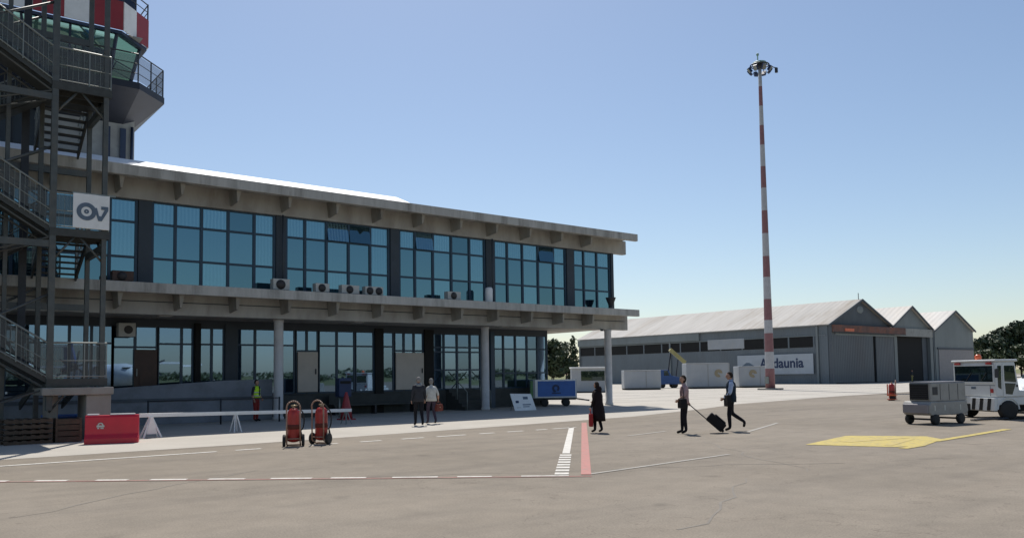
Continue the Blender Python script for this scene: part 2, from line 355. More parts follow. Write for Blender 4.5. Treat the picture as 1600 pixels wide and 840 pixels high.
mb = MB(); line_quad(mb, (19.0, 10.95), (21.2, 10.55), .35, .013); line_quad(mb, (18.7, 9.7), (20.9, 10.2), .16, .013); tag(mb.build('worn_yellow_stroke', 'line_yellow2'), kind='structure')

# ------------------------------------------------------------------ terminal building
T = empty('terminal_building', (0, 0, 0), 0, 'long two storey airport terminal with blue glass bands and concrete canopies', 'building')
X0, X1 = -8.0, 34.65
# decks
MB().box(X0, X1, 32.2, 32.42, 9.35, 9.75).box(X0, X1, 32.42, 46.5, 9.53, 9.745).build('roof_slab', 'fascia', T, .015)
MB().prism([(32.3, 9.752), (32.5, 9.80), (33.9, 10.36), (46.3, 10.30), (46.3, 9.752)], X0, 19.75, 'x').build('roof_membrane', 'membrane', T)
MB().box(X0, 34.9, 33.4, 33.72, 8.74, 9.528).build('upper_beam', 'soffit', T, .01)
MB().box(X0, X1, 32.2, 32.42, 5.02, 5.40).box(X0, X1, 32.42, 33.4, 5.2, 5.395).build('terrace_slab', 'fascia', T, .015)
MB().box(X0, 34.9, 33.4, 33.75, 4.30, 5.40).build('lower_beam', 'soffit', T, .01)
MB().box(X0, 34.0, 33.75, 46, 4.36, 5.40).build('floor_slab', 'soffit', T)
def bracket(x, zt, zb):
    m = MB()
    yf, yb = 32.425, 33.398
    # fin: wide at the deck, narrowing downwards, its front edge leaning back slightly
    vs = [(-.12, yf, zt), (.12, yf, zt), (-.03, yf + .16, zb + .08), (.03, yf + .16, zb + .08), (-.03, yb, zb), (.03, yb, zb), (-.12, yb, zt), (.12, yb, zt)]
    v = [m.bm.verts.new((x + a, b, c)) for a, b, c in vs]
    for q in ((0, 1, 3, 2), (2, 3, 5, 4), (4, 5, 7, 6), (0, 6, 7, 1), (0, 2, 4, 6), (1, 7, 5, 3)): m.bm.faces.new([v[i] for i in q])
    return m
for k in range(-6, 12):
    x = 7.25 + 2.187 * k
    for zt, zb in ((9.528, 8.86), (5.198, 4.46)):
        bracket(x, zt, zb).build('bracket', 'concrete', T)
# upper storey glazing
def glazing(x0, x1, z0, z1, muls, trans, y, gm, name='window', frame=.055, tilt=.004, opens=()):
    fr = MB(); F_ = frame
    xs = [x0] + list(muls) + [x1]
    for i, x in enumerate(xs):
        w = F_ * (1.0 if 0 < i < len(xs) - 1 else .9)
        fr.box(x - w, x + w, y - .06, y + .08, z0, z1)
    zs = [z0] + list(trans) + [z1]
    for i in range(len(xs) - 1):
        for z in zs: fr.box(xs[i] + F_, xs[i + 1] - F_, y - .045, y + .07, z - F_ * .8, z + F_ * .8)
    fo = fr.build(name, 'mull', T)
    pn = MB()
    for i in range(len(xs) - 1):
        for j_ in range(len(zs) - 1):
            tx, tz = rnd.uniform(-tilt, tilt), rnd.uniform(-tilt, tilt)
            ox = .0
            a0, a1, b0, b1 = xs[i] + F_ * .5, xs[i + 1] - F_ * .5, zs[j_] + F_ * .4, zs[j_ + 1] - F_ * .4
            hw, hh = (a1 - a0) / 2, (b1 - b0) / 2
            kick = -.16 if (i, j_) in opens else 0
            pn.face([(a0, y + tx * hw + tz * hh + kick, b0), (a1, y - tx * hw + tz * hh + kick, b0), (a1, y - tx * hw - tz * hh, b1), (a0, y + tx * hw - tz * hh, b1)])
            if kick:
                fr2 = None
    pn.build('pane', gm, fo)
    return fo
YU = 33.62
piers = [(-8.6, -8.1), (-3.05, -2.5), (2.48, 3.03), (8.03, 8.62), (13.55, 14.09), (19.12, 19.70), (24.70, 25.32), (30.24, 30.87), (33.68, 34.0)]
for i, (p0, p1) in enumerate(piers[1:]): MB().box(p0 + .06, p1 - .06, 33.5, 34.2, 5.40, 8.74).build('pillar', 'panel', T)
for i in range(len(piers) - 1):
    a0, a1 = piers[i][1], piers[i + 1][0]
    if a1 - a0 > 4: ms = [a0 + q for q in (.86, 1.88, 2.96, 4.06)]
    else: ms = [a0 + .78, a0 + 1.8]
    op = {4: ((2, 2), (3, 2)), 5: ((1, 2),), 6: ((3, 2),)}.get(i, ())
    glazing(a0, a1, 5.40, 8.72, ms, [6.5 + .0, 7.86], YU, 'glass_up', opens=op)
MB().box(X0, 33.68, 34.9, 35.0, 5.4, 8.7).box(33.7, 33.98, 34.2, 46, 5.4, 9.5).box(X0, 34, 45.8, 46, 5.4, 9.5).build('inner_wall', 'panel', T)
# ground floor
YG = 36.5
MB().box(X0, 31.35, YG, YG + .12, 0, 1.08).build('base_wall', 'basewall', T)
MB().box(X0, 31.35, YG - .02, YG + .12, 4.02, 4.36).build('header_band', 'panel', T)
MB().box(X0, 31.35, YG + .12, 46, .9, 1.0).build('floor', 'basewall', T)
MB().box(X0, 31.3, 41, 41.1, 1.0, 4.36).build('back_wall', 'panel', T)
def gf(a0, a1, ms, tr=(3.30,), z0=1.08): return glazing(a0, a1, z0, 4.02, ms, list(tr), YG + .04, 'glass_gf', frame=.05, tilt=.0025)
def pier(a0, a1, mat='panel'): MB().box(a0, a1, YG - .12, YG + .2, 0, 4.2).build('pillar', mat, T)
gf(X0, -2.0, [-6.6, -5.2, -3.7]); pier(-2, -1.5); gf(-1.5, 2.5, [-.5, .5, 1.5]); pier(2.5, 3.0); gf(3.0, 7.9, [4.1, 5.2, 6.3, 7.1])
gf(7.9, 9.62, [8.75], (3.15,))
d = MB().box(8.70, 9.6, YG - .10, YG - .03, 1.1, 3.05).box(8.9, 9.4, YG - .13, YG - .105, 1.3, 2.1).build('door', 'brown', T); MB().box(8.76, 8.80, YG - .2, YG - .135, 1.95, 2.25).build('handle', 'steel2', d)
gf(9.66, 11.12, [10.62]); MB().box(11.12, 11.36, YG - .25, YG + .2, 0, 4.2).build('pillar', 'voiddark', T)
gf(11.38, 12.44, [11.9]); pier(12.46, 13.0)
gf(13.02, 15.75, [13.85, 14.9]); gf(15.8, 16.92, [16.35], (3.05,), 1.08)
def creamdoor(a0, a1):
    d = MB().box(a0, a1, YG - .11, YG - .03, 1.12, 3.0).build('door', 'cream', T, .01)
    MB().box(a1 - .14, a1 - .10, YG - .17, YG - .112, 1.95, 2.2).build('handle', 'darksteel', d)
creamdoor(15.86, 16.86)
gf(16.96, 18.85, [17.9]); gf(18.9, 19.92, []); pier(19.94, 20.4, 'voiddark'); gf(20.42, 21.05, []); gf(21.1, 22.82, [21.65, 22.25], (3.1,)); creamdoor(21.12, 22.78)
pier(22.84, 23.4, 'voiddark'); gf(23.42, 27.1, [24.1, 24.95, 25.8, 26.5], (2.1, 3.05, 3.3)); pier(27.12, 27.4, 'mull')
gf(27.42, 31.3, [28.1, 28.95, 29.8, 30.6], (1.9, 3.25))
MB().box(31.22, 31.35, YG + .13, 45.9, 0, 4.35).build('end_wall', 'cream', T)
for x, y in ((2.8, 34.0), (13.93, 34.0), (25.2, 34.3), (33.4, 33.55)):
    co = MB().lathe([(.24, 0), (.24, .12), (.205, .14), (.2, 4.2), (.23, 4.24), (.23, 4.298)], (x, y, 0), 24).build('column', 'column', T)
MB().box(7.97, 8.62, 35.9, 36.3, 3.55, 4.12).build('wall_air_conditioner', 'ac', T, .02)
MB().lathe([(.17, 0), (.17, -.02)], (8.34, 35.9, 3.84), 20, axis='y').build('fan_grille', 'acdark', T)
for x in (13.82, 25.0): MB().tube((x, 33.30, 8.74), (x, 33.30, 5.42), .04, n=8).build('rain_pipe', 'panel', T)
m = MB(); m.box(X0, 34.6, 33.36, 33.398, 4.78, 4.81); m.build('conduit', 'panel', T)
# boxed lamps under the canopy edge
for x in (9, 17.5, 26): MB().box(x, x + .5, 33.9, 34.4, 4.28, 4.355).build('soffit_lamp', 'ac', T)
MB().tube((32.7, 33.3, 4.2), (32.7, 33.3, 4.3), .08, .12).build('floodlight', 'darksteel', T)

# ramp with solid parapet leading up to the ground-floor entrances
rp = empty('access_ramp', (0, 0, 0), 0, 'grey access ramp with solid parapet and dark band in front of the left glazing', 'ramp')
MB().prism([(3.0, 0), (13.9, 0), (13.9, 1.74), (11.9, 1.72), (7.4, 1.47), (3.0, 1.2)], 34.55, 34.72, 'y').build('parapet', 'ramp', rp, .02)
MB().prism([(3.05, .93), (13.85, .90), (13.85, 1.02), (3.05, 1.06)], 34.51, 34.549, 'y').build('band', 'rampband', rp)
MB().prism([(3.0, .0), (13.9, 0), (13.9, 1.05), (11.9, 1.0), (3.0, .6)], 34.722, 36.4, 'y').build('deck', 'basewall', rp)
MB().prism([(13.95, 0), (16, 0), (16, 1.0), (13.95, 1.0)], 34.9, 36.4, 'y').build('landing', 'basewall', rp)
rl = empty('ramp_railing', (0, 0, 0), 0, 'thin dark tube railing standing in front of the grey ramp', 'railing')
for x in (8.3, 11.0, 13.4): MB().tube((x, 32.6, 0), (x, 32.6, 1.02), .035).build('post', 'darksteel', rl)
MB().tube((8.3, 32.6, .98), (13.4, 32.6, .98), .018).build('rail', 'darksteel', rl)

# steps near the middle column
st = empty('entrance_steps', (24.2, 0, 0), 0, 'dark steps with steel handrails beside the middle canopy column', 'steps')
m = MB()
for k in range(6): m.box(.0, 1.6, 34.7 + .3 * k, 36.42, .18 * k + .0, .18 * (k + 1))
m.build('steps', 'basewall', st)
for x in (.05, 1.55):
    MB().tube((x, 34.6, .95), (x, 36.3, 2.0), .025).tube((x, 34.6, 0), (x, 34.6, .95), .025).tube((x, 35.5, .5), (x, 35.5, 1.5), .02).build('handrail', 'steel2', st)
# low clutter wall under the glazing, right half
pl_ = empty('bench', (17.3, 35.6, 0), 0, 'long dark bench against the base wall under the doors', 'bench')
MB().box(0, 4.6, 0, .5, .42, .5).build('seat', 'basewall', pl_); MB().box(0, 4.6, .5, .56, .5, .95).build('backrest', 'basewall', pl_)
for x in (.1, 2.2, 4.4): MB().box(x, x + .1, .05, .45, 0, .42).build('leg', 'darksteel', pl_)

# ------------------------------------------------------------------ air conditioners on the terrace
def aircon(x0, x1, h, label, y=32.55, dark=False, fans=1, mat='ac', rz=0):
    o = empty('air_conditioner', (x0, y, 5.40), rz, label, 'air conditioner', 'air conditioners on the terrace')
    w = x1 - x0
    MB().box(0, w, 0, .34, .05, h).build('casing', mat, o, .015)
    for k in range(fans):
        cx = w * (k + .5) / fans if fans > 1 else w * .45
        MB().lathe([(min(.2, h * .4), 0), (min(.2, h * .4), -.02), (.03, -.035)], (cx, -.002, h * .52), 20, axis='y').build('fan_grille', 'acdark', o)
    MB().box(.05, .12, .02, .32, 0, .05).box(w - .12, w - .05, .02, .32, 0, .05).build('foot', 'darksteel', o)
    return o
aircon(6.98, 7.72, .42, 'dirty brown air conditioner on the terrace, just right of the steel staircase', mat='brown')
aircon(13.10, 13.82, .50, 'large white air conditioner on the terrace in front of a dark pillar')
aircon(14.98, 15.62, .42, 'single white air conditioner right of the pillar, left of a tight row of fans')
aircon(16.20, 17.05, .42, 'left air conditioner of the tight pair with dark fans on the terrace')
aircon(17.35, 18.25, .42, 'twin-fan air conditioner, right one of the tight pair on the terrace', fans=2)
aircon(21.75, 22.5, .42, 'white air conditioner on the terrace below an open top window')
c_ = empty('white_canister', (24.38, 32.8, 5.4), 0, 'narrow white upright canister standing on the terrace by a pillar', 'canister')
MB().lathe([(.17, 0), (.19, .05), (.19, .68), (.15, .76), (.05, .78)], n=18).build('body', 'white', c_); MB().tube((0, 0, .78), (0, 0, .86), .04).build('cap', 'darksteel', c_)
v_ = empty('terrace_urn', (32.9, 32.75, 5.4), 0, 'dark urn on the terrace at the right corner of the glazing', 'urn')
MB().lathe([(.14, 0), (.10, .08), (.16, .3), (.24, .5), (.28, .62), (.3, .66), (.2, .66)], n=18).build('bowl', 'darksteel', v_)

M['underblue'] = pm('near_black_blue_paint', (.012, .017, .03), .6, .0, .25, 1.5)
# ------------------------------------------------------------------ control tower
TW = empty('control_tower', (0, 0, 0), 0, 'control tower with green tinted cab and red and white chequered parapet', 'control tower')
def oct_(x0, x1, y0, y1, c): return [(x0 + c, y0), (x1 - c, y0), (x1, y0 + c), (x1, y1 - c), (x1 - c, y1), (x0 + c, y1), (x0, y1 - c), (x0, y0 + c)]
def loft(levels, name, mat, parent, caps=True):
    m = MB(); rings = [[m.bm.verts.new((x, y, z)) for x, y in pts] for pts, z in levels]
    for A, B in zip(rings, rings[1:]):
        n = len(A)
        for i in range(n): m.bm.faces.new((A[i], A[(i + 1) % n], B[(i + 1) % n], B[i]))
    if caps: m.bm.faces.new(rings[0][::-1]); m.bm.faces.new(rings[-1])
    return m.build(name, mat, parent)
tx0, tx1, ty0, ty1 = 1.2, 9.0, 35.0, 41.4
sh = MB().box(5.2, 8.62, 36.6, 41, 9.75, 12.7).build('shaft', 'tower', TW)
MB().box(-1.5, 5.198, 36.9, 41, 9.75, 13.3).build('dark_backing', 'panel', TW)  # dark block with slats, added to fill the sky gap behind the stair
m = MB(); [m.box(-1.3 + .5 * k, -1.26 + .5 * k, 36.85, 36.898, 10.4, 13.2) for k in range(13)]; m.build('dark_backing_slats', 'darksteel', TW)
for x in (7.45, 8.05): MB().box(x, x + .22, 36.5, 36.598, 10.3, 12.3).build('shaft_window', 'bluesteel', TW)
MB().tube((8.5, 36.5, 9.8), (8.5, 36.5, 12.4), .06).build('drainpipe', 'bluesteel', TW)
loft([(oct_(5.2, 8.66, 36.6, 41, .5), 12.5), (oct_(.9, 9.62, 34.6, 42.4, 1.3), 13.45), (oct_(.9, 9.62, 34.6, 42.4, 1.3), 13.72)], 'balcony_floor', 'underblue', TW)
bo = oct_(.95, 9.57, 34.65, 42.35, 1.3)
m = MB(); pts = []
for i in range(8):
    p, q = Vector(bo[i]), Vector(bo[(i + 1) % 8]); n = max(1, round((q - p).length / 1.0))
    for k in range(n):
        a_ = p.lerp(q, k / n); m.tube((a_.x, a_.y, 13.72), (a_.x, a_.y, 14.9), .028, n=6)
for z in (14.1, 14.5, 14.9):
    for i in range(8): m.tube((*bo[i], z), (*bo[(i + 1) % 8], z), .03 if z > 14.8 else .016, n=6)
m.build('balcony_railing', 'darksteel', TW)
m = MB()
for i in (0, 1, 2):
    p, q = Vector(bo[i]), Vector(bo[(i + 1) % 8]); m.face([(*p, 13.8), (*q, 13.8), (*q, 14.84), (*p, 14.84)])
M['mesh'] = pm('railing_mesh', (.10, .11, .13), .6); nt = M['mesh'].node_tree
b = nt.nodes["Principled BSDF"]; b.inputs["Alpha"].default_value = .55
m.build('railing_mesh', 'mesh', TW)
loft([(oct_(2.1, 8.32, 35.8, 40.6, .9), 13.73), (oct_(2.1, 8.32, 35.8, 40.6, .9), 13.95)], 'cab_base', 'bluesteel', TW)
lo, hi = oct_(2.1, 8.36, 35.75, 40.6, .95), oct_(1.4, 8.72, 35.25, 41.2, 1.15)
m = MB()
for i in range(8):
    p0, p1, q0, q1 = Vector((*lo[i], 13.95)), Vector((*lo[(i + 1) % 8], 13.95)), Vector((*hi[i], 15.75)), Vector((*hi[(i + 1) % 8], 15.75))
    n = max(1, round((p1 - p0).length / 1.4))
    for k in range(n):
        m.face([p0.lerp(p1, k / n), p0.lerp(p1, (k + 1) / n), q0.lerp(q1, (k + 1) / n), q0.lerp(q1, k / n)])
        MB().tube(p0.lerp(p1, k / n), q0.lerp(q1, k / n), .075 if k == 0 else .05, n=6).build('cab_frame', 'bluesteel', TW)
m.build('cab_glass', 'glass_cab', TW)
loft([(oct_(1.25, 8.98, 35.05, 41.35, 1.25), 15.74), (oct_(1.25, 8.98, 35.05, 41.35, 1.25), 15.86)], 'cab_roof', 'bluesteel', TW)
pr = oct_(tx0, tx1, ty0, ty1, 1.25); flip = 0
for i in range(8):
    p, q = Vector(pr[i]), Vector(pr[(i + 1) % 8]); n = {0: 5, 1: 2, 2: 4}.get(i, 3 if i % 2 == 0 else 2)
    for k in range(n):
        a_, c2 = p.lerp(q, k / n), p.lerp(q, (k + 1) / n); d_ = (q - p).normalized(); nrm = Vector((d_.y, -d_.x)) * .05
        mm = MB(); vs4 = [a_, c2, c2 + nrm, a_ + nrm]; mm.prism([tuple(v) for v in vs4], 15.865, 17.05, 'z')
        mm.build('red_panel' if flip % 2 == 0 else 'white_panel', 'red' if flip % 2 == 0 else 'white', TW, .01); flip += 1
m = MB()
for i in range(8):
    p, q = Vector(pr[i]) * 1, Vector(pr[(i + 1) % 8])
    m.tube((*p, 17.05), (*p, 17.75), .03, n=6); m.tube((*p, 17.72), (*q, 17.72), .025, n=6); m.tube((*p, 17.4), (*q, 17.4), .018, n=6)
m.build('roof_railing', 'darksteel', TW)
MB().box(7.35, 8.35, 35.6, 36.6, 17.05, 18.4).box(7.6, 7.9, 35.5, 35.9, 18.4, 19.2).build('roof_cabinet', 'bluesteel', TW, .02)
MB().tube((8.5, 36.2, 17), (8.5, 36.2, 20.5), .04).tube((8.0, 36.0, 17), (8.0, 36.0, 19.6), .03).build('antenna', 'darksteel', TW)
MB().box(1.6, 8.6, 35.4, 41, 15.86, 15.9).build('roof_deck', 'tower', TW)

# ------------------------------------------------------------------ steel staircase
S = empty('steel_staircase', (0, 0, 0), 0, 'galvanised steel escape staircase with mesh railings against the left end of the terminal', 'staircase')
Fy, Ky = 27.8, 30.2; LZ = [1.85, 6.40, 10.90, 15.4]
for x, y, rr in ((4.28, Fy, .088), (5.70, Fy, .072), (4.28, Ky, .07), (5.70, Ky, .07), (.2, Fy, .088), (.2, Ky, .07), (2.2, Ky, .07), (-1.2, Fy, .08), (3.2, Fy + 1.15, .06)):
    MB().box(x - rr, x + rr, y - rr, y + rr, 0 if y > 29 or x < 4 else .9, 15.3).build('post', 'steel', S, .01)
M['grate'] = pm('steel_grating', (.06, .063, .058), .6, .3, .2, 5)
M['wiremesh'] = pm('wire_mesh', (.07, .075, .072), .5, .3); M['wiremesh'].node_tree.nodes["Principled BSDF"].inputs["Alpha"].default_value = .75
def rail_run(p, q, h=1.08, n=None):
    """handrail, mid rails and balusters between two deck points"""
    m = MB(); p, q = Vector(p), Vector(q)
    n = n or max(1, round((q - p).length / .16))
    for z, rr in ((h, .028), (h * .5, .014), (.06, .02)): m.tube(p + Vector((0, 0, z)), q + Vector((0, 0, z)), rr, n=6)
    for k in range(n + 1):
        a_ = p.lerp(q, k / n); m.tube(a_, a_ + Vector((0, 0, h)), .022 if k % 6 == 0 else .006, n=4)
    return m
def flight(p, q, w, axis, name='flight'):
    """stringers and treads between p (low) and q (high); w is the width along the other axis"""
    m = MB(); p, q = Vector(p), Vector(q); n = max(3, round(abs(q.z - p.z) / .175)); ax = Vector((0, w, 0)) if axis == 'x' else Vector((w, 0, 0))
    for o in (Vector((0, 0, 0)), ax):
        a_, b2 = p + o, q + o; dz = Vector((0, 0, .13)); t = (Vector((0, .03, 0)) if axis == 'x' else Vector((.03, 0, 0)))
        vs_ = [a_ - dz - t, b2 - dz - t, b2 + dz - t, a_ + dz - t, a_ - dz + t, b2 - dz + t, b2 + dz + t, a_ + dz + t]
        v = [m.bm.verts.new(x) for x in vs_]
        for qd in ((0, 1, 2, 3), (7, 6, 5, 4), (0, 4, 5, 1), (1, 5, 6, 2), (2, 6, 7, 3), (3, 7, 4, 0)): m.bm.faces.new([v[i] for i in qd])
    for k in range(n):
        c = p.lerp(q, (k + .5) / n)
        if axis == 'x': m.box(c.x - .14, c.x + .14, c.y, c.y + w, c.z - .02, c.z + .02)
        else: m.box(c.x, c.x + w, c.y - .14, c.y + .14, c.z - .02, c.z + .02)
    o_ = m.build(name, 'grate', S)
    if axis == 'x':   # closed sheet under the treads
        m = MB(); off = Vector((0, 0, -.15)); e = Vector((0, w - .06, 0)); st_ = Vector((0, .03, 0)); A, B = p + off + st_, q + off + st_
        m.face([A, B, B + e, A + e]); m.build('soffit_sheet', 'grate', S)
    return o_
for i, z in enumerate(LZ[:3]):
    m = MB().box(4.2, 5.85, Fy - .1, 29.1, z - .05, z)
    m.box(4.2, 5.85, Fy - .1, Fy - .02, z - .24, z - .052)
    for yy in (28.4, 29.0): m.box(4.29, 5.76, yy, yy + .07, z - .22, z - .053)
    for xx in (4.205, 5.765): m.box(xx, xx + .08, Fy - .016, 29.09, z - .235, z - .054)
    m.build('landing', 'grate', S)
    for p, q in (((4.28, Fy - .06, z), (5.82, Fy - .06, z)), ((5.82, Fy - .06, z), (5.82, 29.1, z))):
        r_ = rail_run(p, q).build('railing', 'steel2', S)
    mm = MB(); mm.face([(4.3, Fy - .05, z + .1), (5.8, Fy - .05, z + .1), (5.8, Fy - .05, z + 1.02), (4.3, Fy - .05, z + 1.02)]); mm.face([(5.81, Fy, z + .1), (5.81, 29.1, z + .1), (5.81, 29.1, z + 1.02), (5.81, Fy, z + 1.02)]); mm.build('railing_mesh', 'wiremesh', S)
    # knee braces below the landing
    MB().tube((5.7, Fy, z - 1.0), (5.0, Fy, z - .2), .035).tube((4.28, Fy, z - 1.0), (4.9, Fy, z - .2), .035).tube((5.7, Fy, z - 1.0), (5.7, 28.7, z - .2), .035).build('brace', 'steel', S)
    # main flight up to the left, half landing, return flight up to the next landing
    zt = z + 2.26
    flight((4.2, Fy, z), (.6, Fy, zt), 1.15, 'x')
    for yy in (Fy - .06, 29.02): rail_run((4.2, yy, z), (.6, yy, zt)).build('railing', 'steel2', S)
    mm = MB(); mm.face([(4.2, Fy - .05, z + .2), (.6, Fy - .05, zt + .2), (.6, Fy - .05, zt + 1.0), (4.2, Fy - .05, z + 1.0)]); mm.build('railing_mesh', 'wiremesh', S)
    MB().box(-.9, .6, Fy - .1, 30.3, zt - .05, zt).box(-.9, .6, Fy - .1, Fy - .02, zt - .24, zt - .052).build('landing', 'grate', S)
    rail_run((-.9, Fy - .06, zt), (.6, Fy - .06, zt)).build('railing', 'steel2', S)
    if i < 3:
        flight((.6, 29.15, zt), (4.2, 29.15, LZ[i + 1]), 1.05, 'x')
        rail_run((.6, 30.2, zt), (4.2, 30.2, LZ[i + 1])).build('railing', 'steel2', S)
        MB().box(4.2, 5.85, 29.1, 30.3, LZ[i + 1] - .05, LZ[i + 1]).build('landing', 'grate', S)
for z, z2, y2 in ((6.40, 5.42, 32.15), (10.90, 9.78, 32.15)):
    flight((4.35, y2, z2), (4.35, 30.3, z), 1.35, 'y')
    for x in (4.35, 5.7): rail_run((x, 30.3, z), (x, y2, z2)).build('railing', 'steel2', S)
flight((4.35, 34.2, .9), (4.35, 30.3, 1.85), 1.35, 'y')
for z in (4.2, 8.7, 13.2):
    MB().tube((.2, Fy, z - 1.9), (4.28, Fy, z + .2), .04).tube((.2, Ky, z + .4), (4.28, Ky, z - 1.9), .04).tube((.2, Ky, z - 1.6), (4.28, Ky, z + .6), .04).box(.2, 5.7, Ky - .06, Ky + .06, z - .1, z + .1).build('brace', 'steel', S)
for z in (5.9, 10.4): MB().box(.2, 4.28, Fy - .06, Fy + .06, z - .1, z + .1).box(5.63, 5.77, Fy, Ky, z - .12, z + .1).build('beam', 'steel', S)
for z0, z1 in ((2.0, 4.4), (4.7, 6.3), (6.7, 8.9), (9.2, 10.8), (11.2, 13.3)):
    mm = MB(); mm.face([(-1.2, Ky + .07, z0), (2.1, Ky + .07, z0), (2.1, Ky + .07, z1), (-1.2, Ky + .07, z1)]); mm.build('screen_mesh', 'wiremesh', S)
    mm = MB()
    for k in range(9): x = -1.1 + .4 * k; mm.tube((x, Ky + .05, z0), (x, Ky + .05, z1), .02, n=5)
    mm.tube((-1.2, Ky + .05, z0), (2.1, Ky + .05, z0), .03, n=6).tube((-1.2, Ky + .05, z1), (2.1, Ky + .05, z1), .03, n=6); mm.build('screen_frame', 'steel', S)
for i, z in enumerate(LZ[:3]):
    for q_ in range(2):   # joists and diagonal ties under flights and landings
        m = MB(); m.tube((.6, Fy + 1.1 * q_, z + 2.0), (4.2, Fy + 1.1 * q_, z - .3), .03, n=6).tube((2.4, Fy + 1.1 * q_, z + .9), (2.4, Fy + 1.1 * q_, z - .9), .03, n=6).tube((2.4, Fy + 1.1 * q_, z - .9), (4.2, Fy + 1.1 * q_, z - .3), .03, n=6); m.build('truss', 'steel', S)
    rail_run((.6, 29.1, z + 2.26), (4.2, 29.1, LZ[i + 1]) ).build('railing', 'steel', S)
    mm = MB(); mm.face([(.6, 30.24, z + 2.4), (4.2, 30.24, LZ[i + 1] + .15), (4.2, 30.24, LZ[i + 1] + 1.0), (.6, 30.24, z + 3.2)]); mm.build('railing_mesh', 'wiremesh', S)
for x in (.9, 1.6, 3.7): MB().box(x, x + .22, Ky - .14, Ky - .08, 2.2, 15.2).build('cable_tray', 'darksteel', S)
for z in (3.1, 7.7, 12.2):
    MB().tube((-1.2, Fy, z - 2.2), (.2, Fy, z + 1.4), .035).tube((-1.2, Fy, z + 1.4), (.2, Fy, z - 2.2), .035).tube((.2, Fy, z), (.2, Ky, z + 1.8), .035).tube((2.2, Ky, z + 1.9), (4.28, Ky, z - 1.4), .04).build('cross_brace', 'steel', S)
# concrete foot of the staircase
MB().box(4.05, 6.0, 27.5, 29.3, 1.35, 1.58).build('base_slab', 'concrete', S, .03)
MB().box(5.25, 5.95, 27.6, 28.9, 0, 1.35).box(4.3, 4.6, 28.2, 29.0, 0, 1.35).build('base_pier', 'concrete', S, .03)
# pale sign board fixed to the second landing
sg = empty('airport_sign', (4.80, Fy - .12, 6.44), 0, 'square white board with a dark ring and tick emblem on the staircase railing', 'sign')
MB().box(0, 1.02, -.04, 0, 0, 1.06).build('board', 'white', sg, .008)
MB().box(-.02, 1.2, .0, .03, 1.06, 1.11).build('top_rail', 'steel2', sg)
m = MB()
def arc(m, cx, cz, r0, r1, a0, a1, y=-.052, n=28):
    for k in range(n):
        t0, t1 = R_(a0 + (a1 - a0) * k / n), R_(a0 + (a1 - a0) * (k + 1) / n)
        m.prism([(cx + r0 * math.cos(t0), cz + r0 * math.sin(t0)), (cx + r1 * math.cos(t0), cz + r1 * math.sin(t0)), (cx + r1 * math.cos(t1), cz + r1 * math.sin(t1)), (cx + r0 * math.cos(t1), cz + r0 * math.sin(t1))], y, y + .012, 'y')
arc(m, .37, .52, .15, .275, 0, 360); arc(m, .37, .52, .02, .07, 0, 360)
m.prism([(.58, .66), (.70, .26), (.78, .26), (.80, .40), (.72, .42), (.66, .66)], -.055, -.043, 'y')
m.prism([(.72, .26), (.80, .26), (.98, .60), (.98, .72), (.78, .72), (.78, .62), (.88, .62)], -.058, -.046, 'y')
m.build('emblem', 'darklogo', sg)

# things under and beside the staircase
p_ = empty('wooden_pallet_stack', (3.05, 26.75, 0), R_(4), 'low stack of weathered brown pallets left of the red barrier', 'pallets')
for k in range(5):
    z = .15 * k; m = MB()
    for yy in (0, .45, .9): m.box(0, 1.2, yy, yy + .1, z, z + .09)
    for xx in (0, .22, .44, .66, .88, 1.1): m.box(xx, xx + .1, 0, 1.0, z + .09, z + .115)
    m.build('pallet_layer', 'wood', p_)
p2 = empty('wooden_crate', (4.35, 26.85, 0), R_(-3), 'brown wooden crate between the pallets and the red barrier', 'crate')
m = MB()
for z in (.02, .19, .36, .53): m.box(0, .62, -.02, 0, z, z + .14).box(0, .62, .6, .62, z, z + .14).box(-.02, 0, 0, .6, z, z + .14).box(.62, .64, 0, .6, z, z + .14)
m.box(0, .62, 0, .6, .02, .05); m.build('slats', 'wood', p2)
for x, y in ((-.03, -.03), (.59, -.03), (-.03, .57), (.59, .57)): MB().box(x, x + .06, y, y + .06, 0, .7).build('corner_post', 'wood', p2)
b2 = empty('blue_box', (4.45, 29.4, 0), 0, 'blue lidded storage box in the shade under the staircase', 'storage box')
MB().box(0, 1.25, 0, .7, .0, .62).build('body', 'bluecloth', b2, .03); MB().box(-.03, 1.28, -.03, .73, .622, .70).build('lid', 'blueposter', b2, .02)

# red plastic barrier and pole on trestles
br = empty('red_barrier', (4.86, 25.62, 0), math.atan2(-.42, 1.33), 'bright red water-filled plastic barrier with a pale stamp, on the pavement', 'barrier')
m = MB(); L = 1.38
m.prism([(-.22, 0), (.22, 0), (.22, .16), (.12, .26), (.10, .74), (.07, .80), (-.07, .80), (-.10, .74), (-.12, .26), (-.22, .16)], 0, L, 'x'); m.build('body', 'plasticred', br, .02)
MB().box(.05, .35, -.04, .04, .80, .84).box(L - .75, L - .1, -.05, .05, .80, .835).build('filler_cap', 'white', br, .01)
m = MB(); arc(m, 0, 0, .045, .075, 0, 180, n=10)
m.box(-.1, .1, -.05, -.04, -.05, .0).box(-.08, -.03, -.05, -.04, -.10, -.06).box(0, .08, -.05, -.04, -.10, -.06); e = m.build('stamp', 'greyband', br, loc=(.40, -.085, .52))
pb = empty('pole_barrier', (0, 0, 0), 0, 'long white barrier pole on low white trestles behind the red barrier', 'barrier')
A_, B_ = Vector((6.55, 26.75, .70)), Vector((14.6, 28.55, .52))
MB().box(0, (B_ - A_).length, -.03, .03, -.06, .06, rot=(B_ - A_).to_track_quat('X', 'Z').to_matrix(), org=A_).build('pole', 'line_white_b' if 'line_white_b' in M else 'white', pb, .01)
